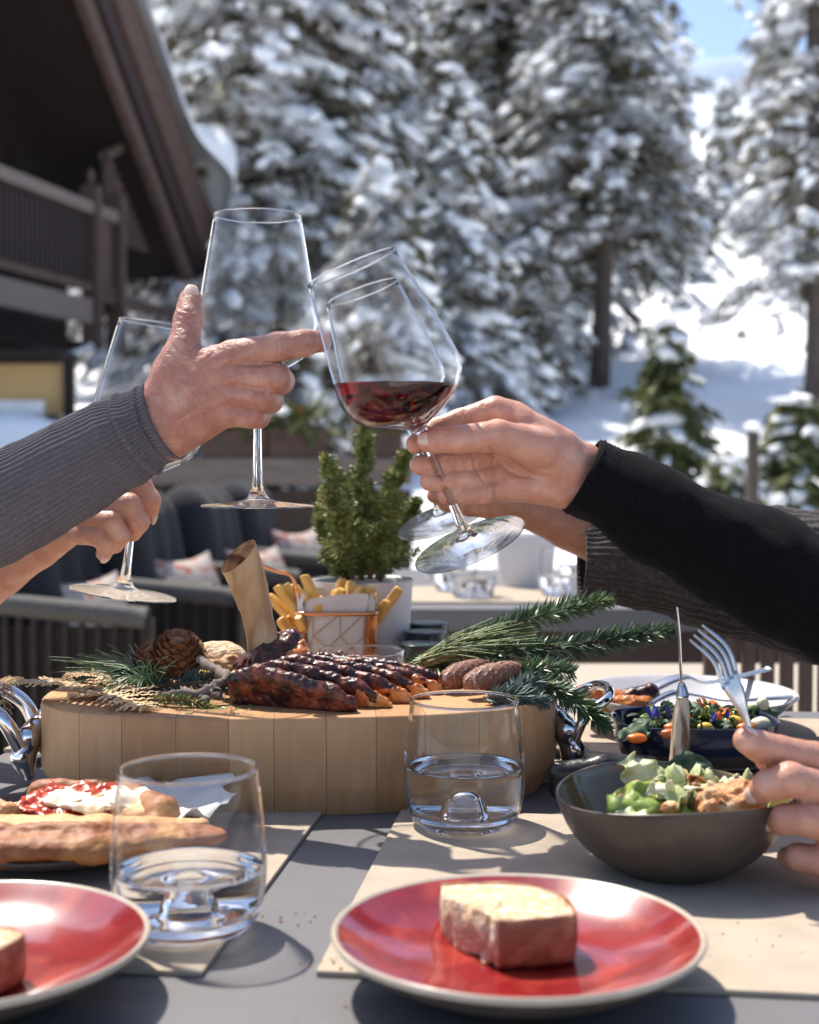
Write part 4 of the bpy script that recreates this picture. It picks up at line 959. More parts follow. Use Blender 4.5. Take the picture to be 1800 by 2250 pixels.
# ---------------------------------------------------------------- fries basket, jars, potted spruce
fc = P(742, 1500, 1.405); fc[2] = T + .0003
fb = thing('fries_basket', 'copper wire basket of fries lined with paper, behind the bone', 'basket', fc)
wB, dB, hB = .080, .066, .098
zr = P(740, 1350, 1.37)[2] - T
def rrect(w, d, r=.012, n=6):
    pts = []
    for cx, cy, a0 in ((w / 2 - r, d / 2 - r, 0), (-w / 2 + r, d / 2 - r, 90), (-w / 2 + r, -d / 2 + r, 180), (w / 2 - r, -d / 2 + r, 270)):
        for k in range(n + 1): a = math.radians(a0 + 90 * k / n); pts.append((cx + r * math.cos(a), cy + r * math.sin(a)))
    return A(pts)
rc = rrect(wB, dB)
loop = lambda z, s=1: np.c_[np.vstack([rc, rc[:2]]) * s, np.full(len(rc) + 2, z)] + fc
ob('rim_wire', tube(loop(zr), .0022, 8, caps=False), M['copper'], fb); ob('base_wire', tube(loop(.002, .8), .0018, 8, caps=False), M['copper'], fb)
mesh_ = []
for k in range(0, len(rc)): 
    pass
per = spline(np.vstack([rc, rc[:1]]), 65)[:-1]
for k in range(64):
    for dr in (3, -3):
        p = [np.r_[per[int(k + dr * t_) % 64] * (.8 + .2 * t_), .002 + (zr - .002) * t_] + fc for t_ in np.linspace(0, 1, 6)]; mesh_.append(tube(p, .00045, 3, caps=False))
ob('wire_mesh', join(mesh_), M['copper'], fb, kind='stuff')
V = np.vstack([np.c_[per * s, np.full(64, z)] for z, s in ((.004, .76), (zr * .5, .86), (zr + .002, .955), (zr + .010, .97))]); V[192:, 2] += .010 * np.abs(np.sin(np.arange(64) * .49)); i = np.arange(3)[:, None]; j = np.arange(64)[None]; j2 = (j + 1) % 64
ob('paper_liner', (V + fc, np.stack([i * 64 + j, i * 64 + j2, (i + 1) * 64 + j2, (i + 1) * 64 + j], -1).reshape(-1, 4)), M['paper'], fb)
ob('handle', tube(spline([fc + A([-wB / 2, 0, zr]), fc + A([-wB / 2 - .004, .0, zr + .032]), fc + A([-wB / 2 - .022, .004, zr + .039]), fc + A([-wB / 2 - .055, .01, zr + .050])], 24), .0022, 8), M['copper'], fb)
for k in range(27):
    r = np.random.default_rng(40 + k); x = (-.034 + .068 * ((k * .618) % 1)); y = r.normal(0, .014); base = fc + A([x * .8, y, zr - .047 + .009 * (k % 3)]); d = A([x * 13 + r.normal(0, .28), r.normal(0, .25), 1]); d /= np.linalg.norm(d); L_ = .056 + .018 * r.random()
    s_ = np.cross(d, r.normal(0, 1, 3)); s_ /= np.linalg.norm(s_); u_ = np.cross(d, s_); bend_ = r.normal(0, .008)
    V = A([base + d * L_ * t_ + (a * s_ + b * u_) * (.0043 if 0 < t_ < 1 else .0034) + (A([0, 0, -.006]) + s_ * bend_) * t_ * t_ for t_ in (0, .1, .5, .92, 1) for a, b in ((-1, -1), (1, -1), (1, 1), (-1, 1))])
    F = [[q * 4 + a, q * 4 + (a + 1) % 4, q * 4 + 4 + (a + 1) % 4, q * 4 + 4 + a] for q in range(4) for a in range(4)] + [[3, 2, 1, 0], [16, 17, 18, 19]]
    f_ = ob('potato_fry', (V, F), M['fry'], None, smooth=True, sharp=50); tag(f_, 'golden potato fry standing in the copper wire basket', 'fry', 'fries in the copper basket'); bevel(f_, .0012)
for k, (px, py, D, lab) in enumerate(((925, 1424, 1.385, 'small jar with dark green lid, nearest the meat of the three'), (935, 1398, 1.440, 'small jar with dark green lid, middle one of the three'), (942, 1379, 1.492, 'small jar with dark green lid, rearmost of the three'))):
    top = P(px, py - 12, D); c = A([top[0], D, T + .0003]); h = top[2] - T
    j_ = thing('preserve_jar', lab, 'jar', c, 'small preserve jars'); r = .0205
    ob('glass_body', lathe(spline([(1e-4, 0), (r * .9, .0), (r, .004), (r, h * .6), (r * .95, h - .018), (r * .86, h - .014)], 20), 28, c), M['thin'], j_)
    ob('preserve', lathe([(1e-4, .002), (r * .93, .003), (r * .94, h - .022), (1e-4, h - .022)], 28, c), M['jam'], j_)
    ob('lid', lathe(spline([(r * .98, h - .015), (r * 1.04, h - .013), (r * 1.04, h - .003), (r * .98, h - .0005), (r * .5, h), (1e-4, h)], 20), 32, c), M['lid'], j_)
pc = A([P(794, 1300, 1.475)[0], 1.475, T + .0003]); ph = P(794, 1276, 1.475)[2] - T
po = thing('plant_pot', 'plain white ceramic pot standing behind the fries', 'pot', pc)
ob('body', lathe(spline([(1e-4, 0), (.040, .0), (.046, .003), (.0495, ph * .5), (.0535, ph - .004), (.0535, ph - .001), (.0515, ph), (.0495, ph - .003), (.046, ph - .03)], 40), 64, pc), M['whitepot'], po)
M['soil'] = mat('potting_soil', (.03, .02, .014), (.05, .035, .024), scale=90, rough=.95, bump=1, bscale=120, bdist=.004)
ob('soil', lathe([(1e-4, ph - .012), (.03, ph - .013), (.0478, ph - .016)], 32, pc), M['soil'], po)
ds = thing('dwarf_spruce', 'bushy dwarf spruce with upright tips growing in the white pot', 'plant', pc + A([0, 0, ph - .012]))
r = np.random.default_rng(77); paths = []
spires = [((794, 1270), (804, 935), 150, .95), ((775, 1270), (722, 1010), 110, .9), ((812, 1270), (895, 1000), 110, .9), ((765, 1272), (745, 1060), 100, 1.0), ((830, 1272), (860, 1050), 100, 1.0), ((760, 1275), (690, 1120), 90, 1.0), ((835, 1275), (925, 1110), 90, 1.0), ((795, 1275), (800, 1080), 120, 1.1)]
for q, (b, tp, n, sp) in enumerate(spires):
    dy = r.normal(0, .016) if q else 0; a_, e_ = P(*b, 1.475), P(*tp, 1.475); e_[1] += dy * 1.6
    ob('stem', tube([a_, (a_ + e_) / 2 + A([0, dy, 0]), e_], [.003, .002, .0006], 6), M['brownstem'], ds)
    for k in range(int(n * .75)):
        s = r.random()**.8; p = a_ * (1 - s) + e_ * s + A([0, dy * math.sin(s * 3.14), 0]); az = r.random() * 6.283; d = A([math.cos(az), math.sin(az), 0]) * sp * (1.1 - .85 * s) * (.5 + r.random()) + A([0, 0, .75]); d /= np.linalg.norm(d)
        L_ = (.031 * (1 - s)**.8 + .006) * (.35 + 1.0 * r.random()); paths.append(spline([p, p + d * L_ * .6, p + d * L_ + A([0, 0, .1 * L_])], 5))
ob('foliage', needles(paths, .0095, .0015, 2300, seed=12, lean=.6), M['yew'], ds, smooth=False, kind='stuff')
# ---------------------------------------------------------------- pizza
pzc = G(128, 1838, T + .012); pzc[2] = T + .0036
pp = thing('grey_plate', 'grey stoneware plate under the pizza slices at the left', 'plate', pzc)
ob('body', lathe(spline([(1e-4, .0), (.055, .0), (.060, .002), (.085, .010), (.097, .016), (.0978, .0175), (.096, .0178), (.083, .0125), (.058, .006), (1e-4, .0055)], 50), 80, pzc), M['stonebrown'], pp)
def leaf_sheet(name, c, ex, ey, w, h, mtl, parent=None, ruff=.006, fr=40, n=16, seed=0, shape=1.0, bend=0., th=.0006):
    ex, ey = A(ex, float), A(ey, float); ez = np.cross(ex, ey); ez /= np.linalg.norm(ez)
    u, v = np.meshgrid(np.linspace(-1, 1, n), np.linspace(-1, 1, n), indexing='ij')
    wob = 1 + .18 * vnoise(np.stack([np.arctan2(v, u) * 1.5 + seed, u * 0 + seed, v * 0], -1), 1.7)
    rr_ = np.sqrt(u * u + v * v); sq = np.maximum(np.abs(u), np.abs(v)) / (rr_ + 1e-9); k_ = (sq**shape) * wob
    X, Y = u * k_, v * k_
    Z = ruff * fbm(np.stack([X * w + seed, Y * h, X * 0 + seed], -1), fr, 2) * (0.3 + rr_) - bend * (X * X + Y * Y)
    V = A(c) + X[..., None] * ex * w / 2 + Y[..., None] * ey * h / 2 + Z[..., None] * ez
    i = np.arange(n - 1)[:, None]; j = np.arange(n - 1)[None]
    F = np.stack([i * n + j, (i + 1) * n + j, (i + 1) * n + j + 1, i * n + j + 1], -1).reshape(-1, 4)
    o = ob(name, (V.reshape(-1, 3), F), M[mtl], parent)
    md = o.modifiers.new('thick', 'SOLIDIFY'); md.thickness = th
    return o
tag(leaf_sheet('greaseproof_paper', pzc + A([.035, .030, .019]), (1, -.1, .05), (.1, 1, 0), .16, .13, 'paper', None, .004, 30, 20, 3, 1.0, -.006), 'sheet of greaseproof paper under the pizza slices', 'paper')
def sdf_piece(name, prims, mtl, parent, amp=.001, fr=120, h=.0016, floor=None, extra=None):
    P_ = A([p[0] for p in prims] + [p[1] for p in prims]); rm = max(max(p[2], p[3]) for p in prims)
    fd = Field(P_.min(0) - rm - .008, P_.max(0) + rm + .008, h); g = fd.new()
    for p in prims: cone(fd, g, p[0], p[1], p[2], p[3], p[4] if len(p) > 4 else .006, p[5] if len(p) > 5 else None)
    V, F = rough_mesh(g, fd, amp, fr)
    if floor is not None: V[:, 2] = np.maximum(V[:, 2], floor)
    return ob(name, (V, F), M[mtl], parent)
zf = (A([0, 0, 1.]), .58)
p1_ = thing('pizza_slice', 'long pizza slice with a thick browned crust facing the camera', 'pizza', pzc + A([0, -.04, .018]), 'pizza slices on the grey plate')
a_, b_, c_ = P(-140, 1870, .865), P(200, 1862, .870), P(472, 1836, .905)
sdf_piece('crust', [(a_, b_, .0185, .0165, .006, zf), (b_, c_, .0165, .0085, .006, zf), (a_ + A([0, .006, .008]), b_ + A([0, .006, .007]), .0075, .0068), (b_ + A([0, .006, .007]), c_ + A([-.004, .003, .002]), .0068, .0050)], 'dough', p1_, .0012, 110)
up = A([0, 0, 1]); bk = A([.0, .030, .004])
sdf_piece('base', [(a_ + bk, b_ + bk, .016, .014, .01, zf), (b_ + bk, c_ + A([-.012, .016, .003]), .014, .006, .01, zf)], 'doughpale', p1_, .0012, 90)
p2_ = thing('pizza_slice', 'pizza slice topped with tomato and melted cheese behind the long crust', 'pizza', pzc + A([0, .02, .018]), 'pizza slices on the grey plate')
q0, q1, q2 = P(20, 1800, .955), P(200, 1782, .960), P(352, 1796, .935)
sdf_piece('base', [(q0, q1, .018, .020, .01, zf), (q1, q2, .020, .013, .01, zf)], 'doughpale', p2_, .0016, 90)
sdf_piece('crust', [(P(85, 1740, .99), P(270, 1738, .985), .009, .009), (P(270, 1738, .985), P(355, 1788, .935), .009, .011), (P(355, 1788, .935), P(345, 1812, .925), .011, .009)], 'dough', p2_, .0012, 90)
for (x, y, D, w, h, m_, sd_) in ((170, 1775, .95, .070, .045, 'tomato', 1), (235, 1768, .955, .055, .040, 'tomato', 2), (110, 1782, .945, .045, .035, 'tomato', 3)):
    leaf_sheet('tomato_topping', P(x, y, D) + A([0, 0, .006]), (1, 0, -.05), (0, 1, .28), w, h, m_, p2_, .0028, 90, 22, sd_, .8, .001, .003)
for (x, y, D, w, h, sd_) in ((150, 1778, .945, .032, .020, 5), (205, 1790, .938, .034, .018, 6), (290, 1776, .945, .034, .022, 7)):
    leaf_sheet('melted_cheese', P(x, y, D) + A([0, 0, .0095]), (1, .1, -.05), (-.1, 1, .3), w, h, 'cheese', p2_, .0018, 60, 20, sd_, .8, .0015, .004)
p3_ = thing('pizza_slice', 'dark browned pizza piece at the left frame edge', 'pizza', pzc + A([-.05, 0, .018]), 'pizza slices on the grey plate')
sdf_piece('crust', [(P(-60, 1800, .93), P(15, 1795, .935), .012, .010)], 'crispy', p3_, .003, 130)

# ---------------------------------------------------------------- salad bowl
bc = G(1490, 1900); bc = A([(1484 - 900) / FPX * .900, .900, T + .0036])
bw = thing('salad_bowl', 'dark stoneware bowl of green salad by the fork', 'bowl', bc)
def bowl(prof_o, prof_i, wob, amp):
    Vo, Fo = lathe(prof_o, 80, (0, 0, 0)); Vi, Fi = lathe(prof_i, 80, (0, 0, 0))
    for V in (Vo, Vi):
        th = np.arctan2(V[:, 1], V[:, 0]); f = (V[:, 2] / .05)**2; V[:, 2] += f * amp * np.cos(th * wob[0] + wob[1]); V[:, 0] *= 1.03
    return (Vo + bc, Fo), (Vi + bc, Fi)
po_ = spline([(1e-4, 0), (.028, .0), (.034, .001), (.0515, .0125), (.0640, .0275), (.0712, .0455), (.0725, .0505), (.0718, .0515)], 40); pi_ = spline([(.0718, .0515), (.0702, .0505), (.0675, .043), (.0590, .0275), (.0460, .0140), (.026, .006), (1e-4, .005)], 40)
go, gi = bowl(po_, pi_, (2, 2.6), .0035)
ob('outside', go, M['stonebrown'], bw); ob('inside', gi, M['olive'], bw)
def salad_leaf(name, px, py, D, w, h, ex, ey, mtl, lab, sd_, group=None, ruff=.006, bend=.004):
    o = leaf_sheet(name, P(px, py, D), ex, ey, w, h, mtl, None, ruff, 60, 20, sd_, .75, bend); tag(o, lab, name.split('_')[0] if '_' not in name else name.replace('_', ' '), group); return o
salad_leaf('lettuce_leaf', 1430, 1768, .880, .054, .042, (1, .05, .05), (0, .6, .75), 'lettuce', 'bright green lettuce leaf in the middle of the salad bowl', 1, None, .006, .010)
salad_leaf('lettuce_leaf', 1420, 1698, .925, .032, .026, (.75, 0, -.6), (.5, .5, .6), 'lettucepale', 'pale curled lettuce leaf sticking up over the bowl rim', 2)
salad_leaf('lettuce_leaf', 1500, 1725, .92, .036, .028, (1, 0, .1), (0, .7, .6), 'lettucepale', 'frilly pale lettuce leaf at the back of the salad bowl', 3, None, .008)
salad_leaf('lettuce_leaf', 1600, 1728, .915, .036, .026, (1, .1, .1), (0, .8, .5), 'lettucepale', 'light green lettuce leaf under the hand in the salad bowl', 4, None, .008)
salad_leaf('lettuce_leaf', 1390, 1785, .872, .022, .016, (1, .2, -.1), (0, .9, .4), 'lettucepale', 'pale lettuce rib at the near left of the salad bowl', 5, None, .004)
salad_leaf('lettuce_leaf', 1535, 1785, .868, .022, .016, (1, .2, .1), (0, .8, .5), 'lettuce', 'small green leaf between the crisp pieces in the salad bowl', 6, None, .005)
salad_leaf('lettuce_leaf', 1650, 1755, .900, .024, .020, (1, 0, .1), (0, .8, .5), 'lettuce', 'green leaf at the right end of the salad bowl', 7, None, .005)
salad_leaf('lettuce_leaf', 1530, 1692, .955, .032, .024, (.9, 0, -.45), (.35, .4, .85), 'leafdark', 'dark olive leaf standing behind the salad', 8, None, .004, .006)
ch_ = thing('crisp_chicken', 'crisp breaded chicken piece at the right of the salad', 'chicken', P(1590, 1790, .875), 'breaded chicken pieces in the salad bowl')
sdf_piece('coating', [(P(1575, 1778, .872), P(1622, 1768, .872), .0145, .0135), (P(1622, 1768, .872), P(1650, 1780, .870), .011, .009)], 'crispy', ch_, .003, 150)
ch_ = thing('crisp_chicken', 'crisp breaded chicken piece at the left of the salad', 'chicken', P(1385, 1770, .895), 'breaded chicken pieces in the salad bowl')
sdf_piece('coating', [(P(1380, 1768, .895), P(1400, 1748, .905), .009, .008)], 'crispy', ch_, .003, 150)
fs_ = thing('salad_filling', 'chopped pale salad heaped under the leaves in the bowl', 'salad', P(1490, 1850, .9))
sdf_piece('heap', [(bc + A([-.008, 0, .030]), bc + A([.028, 0, .031]), .022, .022, .006, (A([0, 0, 1.]), .8))], 'lettucepale', fs_, .004, 110)

def shreds(c, rx, ry, n, size, mtl, parent, seed, dome=.01):
    r = np.random.default_rng(seed); Vs, Fs = [], []; m = 5
    for k in range(n):
        a, q = r.random() * 6.283, r.random()**.5; p = A(c) + A([rx * q * math.cos(a), ry * q * math.sin(a), dome * (1 - q * q) + r.normal(0, .002)])
        e1 = r.normal(0, 1, 3); e1 /= np.linalg.norm(e1); e2 = np.cross(e1, r.normal(0, 1, 3)); e2 /= np.linalg.norm(e2); e3 = np.cross(e1, e2); L = size * (.6 + .8 * r.random()); W = L * (.35 + .4 * r.random()); cu = r.normal(0, .5)
        u, v = np.meshgrid(np.linspace(-1, 1, m), np.linspace(-1, 1, m), indexing='ij'); wv = W * np.sqrt(np.clip(1 - .8 * u * u, .05, 1))
        V = p + (u * L)[..., None] * e1 + (v * wv)[..., None] * e2 + (L * cu * (u * u + .6 * v * v * np.sign(cu)) + .12 * L * r.normal(0, 1, u.shape))[..., None] * e3; i0 = len(Vs) * m * m; Vs.append(V.reshape(-1, 3))
        i = np.arange(m - 1)[:, None]; j = np.arange(m - 1)[None]; Fs.append(np.stack([i * m + j, (i + 1) * m + j, (i + 1) * m + j + 1, i * m + j + 1], -1).reshape(-1, 4) + i0)
    o = ob('shredded_leaves', (np.vstack(Vs), np.vstack(Fs)), M[mtl], parent, kind='stuff'); md = o.modifiers.new('t', 'SOLIDIFY'); md.thickness = .0006; return o
shreds(bc + A([.012, .002, .044]), .036, .036, 18, .0120, 'lettucepale', fs_, 3, .010); shreds(bc + A([.006, .004, .044]), .034, .034, 5, .0110, 'lettuce', fs_, 14, .008); shreds(bc + A([.016, -.006, .048]), .032, .030, 10, .007, 'crispy', fs_, 5, .010); shreds(bc + A([.012, 0, .050]), .034, .032, 9, .006, 'mozz', fs_, 9, .010)
# ---------------------------------------------------------------- blue dish, trays, meat plate, knife, cutlery
sdc = A([(1528 - 900) / FPX * 1.165, 1.165, T])
sb = thing('dark_wood_tray', 'dark wooden tray under the navy dish', 'tray', sdc)
o = ob('slab', prism(rrect(.178, .150, .02) + sdc[:2], T + .0036, T + .0165), M['slate'], sb, smooth=False); bevel(o, .004, 3)
dc = A([(1528 - 900) / FPX * 1.165, 1.165, T + .0168])
di = thing('navy_dish', 'oval navy glazed dish of colourful salad', 'dish', dc)
def lofted(prof, sx, sy, c, ex_=3.0, n=72):
    th = np.linspace(0, 2 * np.pi, n, endpoint=False); ct, st = np.cos(th), np.sin(th); k = (np.abs(ct)**ex_ + np.abs(st)**ex_)**(-1 / ex_)
    prof = A(prof); V = np.stack([np.c_[r * sx * k * ct, r * sy * k * st, np.full(n, z)] for r, z in prof]).reshape(-1, 3)
    i = np.arange(len(prof) - 1)[:, None]; j = np.arange(n)[None]; j2 = (j + 1) % n
    return V + c, np.stack([i * n + j, i * n + j2, (i + 1) * n + j2, (i + 1) * n + j], -1).reshape(-1, 4)
ob('foot', lofted(spline([(1e-3, 0), (.78, 0), (.84, .002), (.90, .012)], 14), .068, .052, dc), M['stonebrown'], di)
ob('wall', lofted(spline([(.90, .012), (.955, .022), (.985, .0335), (.99, .0350), (.965, .0352), (.94, .032), (.88, .018), (.75, .010), (1e-3, .009)], 40), .068, .052, dc), M['navy'], di)
z0 = dc[2] + .030
def dpos(px, py, dz=0): 
    p = G(px, py, z0 + dz); return p
hs = thing('dish_salad', 'bed of dark salad leaves filling the navy dish', 'salad', dc + A([0, 0, .01]))
sdf_piece('bed', [(dc + A([-.032, 0, .016]), dc + A([.034, 0, .017]), .016, .016)], 'leafdark', hs, .004, 130)
shreds(dc + A([0, 0, .034]), .052, .036, 60, .0065, 'leafdark', hs, 6, .006); shreds(dc + A([0, 0, .036]), .050, .034, 22, .005, 'lettuce', hs, 7, .007); shreds(dc + A([0, 0, .037]), .050, .034, 16, .004, 'orange', hs, 8, .006)
for k, (x, y, w, h, e1_, e2_, m_, lab) in enumerate((
        (1392, 1600, .026, .020, (1, .1, .05), (0, .8, .4), 'leafdark', 'dark leaf at the left end of the navy dish'), (1430, 1585, .024, .018, (1, 0, -.4), (0, .8, .5), 'leafdark', 'dark leaf beside the blue petals in the navy dish'),
        (1470, 1578, .022, .016, (.9, 0, .4), (0, .7, .6), 'leafdark', 'dark leaf behind the knife handle in the navy dish'), (1630, 1568, .022, .020, (.9, 0, .4), (0, .6, .8), 'lettuce', 'yellow-green leaf behind the fork in the navy dish'),
        (1680, 1560, .026, .011, (1, 0, -.15), (0, .5, .8), 'leafdark', 'dark leaf tip at the right end of the navy dish'), (1590, 1588, .022, .016, (1, 0, .2), (0, .7, .6), 'leafdark', 'dark leaf under the orange tomato in the navy dish'))):
    p = dpos(x, y, .006); o = leaf_sheet('salad_leaf', p, e1_, e2_, w, h, m_, None, .003, 70, 14, k + 20, .75, .003); tag(o, lab, 'leaf', 'leaves in the navy dish')
def ballish(name, px, py, r, m_, lab, cat, dz=.006, sc=(1, 1, 1), parent=None):
    V, F = ico(4); c = dpos(px, py, dz); V = V * r * A(sc) * (1 + .05 * fbm(V, 2.2, 2)[:, None]) + c
    o = ob(name, (V, F), M[m_], parent)
    if parent is None: tag(o, lab, cat)
    return o
ballish('cherry_tomato', 1562, 1560, .0082, 'orange', 'halved orange cherry tomato topping the navy dish', 'tomato', .008, (1, .8, 1))
ballish('cherry_tomato', 1525, 1585, .0060, 'orange', 'orange tomato piece right of the knife handle', 'tomato', .004, (.8, .8, 1))
ballish('tomato_piece', 1400, 1622, .0050, 'orange', 'red-orange tomato piece at the dish front, left of the knife', 'tomato', .001, (1.6, 1, .8))
ballish('mozzarella_ball', 1672, 1592, .0072, 'mozz', 'white mozzarella cube at the right rim of the navy dish', 'cheese', .003, (1.2, .9, .9))
ballish('mozzarella_ball', 1676, 1548, .0060, 'mozz', 'white mozzarella piece on a dark leaf tip in the dish', 'cheese', .010, (.9, .8, 1.1))
ballish('pepper_piece', 1612, 1590, .0075, 'lemon', 'yellow pepper piece in the middle of the navy dish', 'pepper', .004, (1.2, .9, .9))
for k in range(7):
    c = dpos(1432 + 18 * (k % 3) + (130 if k > 4 else 0), 1578 + 6 * (k // 3), .010); d = rng.normal(0, .5, 3) + A([.2 * (k - 3), 0, 1]); d /= np.linalg.norm(d); s = np.cross(d, [0, 1, 0.1]); s /= np.linalg.norm(s)
    V = A([c, c + d * .006 + s * .002, c + d * .013, c + d * .006 - s * .002, c + d * .006 + A([0, -.0012, 0])]); o = ob('flower_petal', (V, [[0, 1, 4], [1, 2, 4], [2, 3, 4], [3, 0, 4], [0, 3, 2, 1]]), M['bluepetal'], None, smooth=False)
    tag(o, 'small blue cornflower petal scattered on the navy dish salad', 'petal', 'blue petals on the navy dish')
for k, (x, y, r_) in enumerate(((1480, 1600, .006), (1470, 1612, .005), (1550, 1598, .005), (1640, 1600, .006), (1600, 1575, .0045))):
    ballish('vegetable_piece', x, y, r_, ('orange', 'fat', 'lemon')[k % 3], ('orange carrot piece left of the knife handle', 'roasted pumpkin piece at the near rim of the navy dish', 'yellow vegetable piece under the cherry tomato', 'orange vegetable piece behind the fork neck', 'roasted pumpkin piece behind the cherry tomato')[k], 'vegetable', .004, (1.3, .9, .8))
# cast iron pan handle with trivet
ih = thing('iron_trivet', 'black cast iron trivet with a looped handle beside the salad bowl', 'trivet', A([.115, 1.04, T]))
hc = G(1290, 1772); hc[2] = T + .0038
sdf_piece('handle', [(hc + A([-.022, .006, .008]), hc + A([-.022, .004, .022]), .006, .007), (hc + A([-.022, .004, .022]), hc + A([.012, .004, .026]), .0075, .008), (hc + A([.012, .004, .026]), hc + A([.05, .02, .022]), .009, .010), (hc + A([-.022, .006, .008]), hc + A([-.021, .005, .0045]), .006, .004)], 'iron', ih, .0006, 200, floor=T + .0037)
o = ob('plate', prism(rrect(.13, .07, .015) + (hc[:2] + A([.085, .055])), T + .0042, T + .012), M['iron'], ih, smooth=False); bevel(o, .003)
# plate with sliced meat on the far side
mc = A([(1512 - 900) / FPX * 1.375, 1.375, T + .0036]); mr = .106; mh = P(1512, 1522, 1.375)[2] - mc[2]
mpl = thing('grey_dinner_plate', 'wide pale grey plate with meat and cutlery on the far side', 'plate', mc)
ob('body', lathe(spline([(1e-4, .0), (.06, .0), (.064, .003), (.085, mh * .45), (mr - .002, mh - .002), (mr, mh), (mr - .003, mh + .0005), (.082, mh * .55), (.06, mh * .30), (1e-4, mh * .26)], 50), 90, mc), M['greyplate'], mpl)
for k, (x, y, D) in enumerate(((1320, 1532, 1.345), (1375, 1545, 1.33), (1408, 1530, 1.345))):
    s_ = thing('meat_slice_portion', ('pink meat slice at the left of the grey dinner plate', 'orange-edged meat slice at the front of the grey dinner plate', 'dark crusted meat cube behind the knife handle')[k], 'meat', P(x, y + 20, D), 'meat portions on the grey plate')
    a_ = P(x - 38, y + (-8 if k == 0 else 6), D); b_ = P(x + 38, y + 6, D) if k < 2 else P(x + 20, y - 6, D)
    sdf_piece('flesh', [(a_, b_, .009, .010)], ('fat', 'fat', 'meat')[k], s_, .0015, 180)
def cutlery(name, label, pts, w, flatv, mtl, cat, tip=None):
    path = spline([P(*p) for p in pts], 40); t = thing(name, label, cat, path[0]); ww = np.interp(np.linspace(0, 1, 40), np.linspace(0, 1, len(w)), w)
    ob('handle' if tip is None else 'blade', tube(path, ww, 12, flat=flatv), M[mtl], t); return t
cutlery('table_knife', 'dark curved knife handle resting on the far grey plate', [(1385, 1548, 1.33), (1440, 1510, 1.35), (1500, 1488, 1.37), (1545, 1500, 1.38), (1600, 1492, 1.42), (1690, 1470, 1.47)], [.006, .0095, .0095, .005, .004, .005], .3, 'steel', 'knife')
cutlery('table_fork', 'steel fork lying across the far grey plate', [(1430, 1545, 1.30), (1480, 1522, 1.31), (1530, 1528, 1.32), (1600, 1540, 1.33), (1690, 1535, 1.345), (1745, 1532, 1.36)], [.004, .0075, .004, .0035, .0055, .006], .3, 'steel', 'fork')
# upright steak knife with horn handle
kn = thing('steak_knife', 'steak knife with stag horn handle standing upright by the navy dish', 'knife', P(1492, 1690, 1.10))
kh = [P(1491, 1700, 1.095), P(1494, 1640, 1.095), P(1497, 1580, 1.095), P(1500, 1530, 1.095)]
ob('handle', tube(spline(kh, 24), np.interp(np.linspace(0, 1, 24), [0, .3, .7, 1], [.0105, .0098, .0085, .0060]), 16, flat=.75), M['horn'], kn)
ob('bolster', tube(spline([P(1500, 1530, 1.095), P(1499, 1512, 1.095), P(1498, 1500, 1.095)], 10), np.linspace(.0064, .0028, 10), 14, flat=.8), M['steel'], kn)
bl = A([P(1498, 1505, 1.095), P(1496, 1440, 1.095), P(1493, 1380, 1.095), P(1489, 1334, 1.095)]); V = []
for k, p in enumerate(spline(bl, 16)):
    wd = np.interp(k / 15, [0, .15, .6, 1], [.006, .009, .008, .0008]); V += [p + A([-.0009, 0, 0]), p + A([.0, wd, 0]), p + A([.0009, 0, 0]), p + A([0, -wd * .5, 0])]
F = [[q * 4 + a, q * 4 + (a + 1) % 4, q * 4 + 4 + (a + 1) % 4, q * 4 + 4 + a] for q in range(15) for a in range(4)]
ob('blade', (A(V), F), M['steel'], kn)

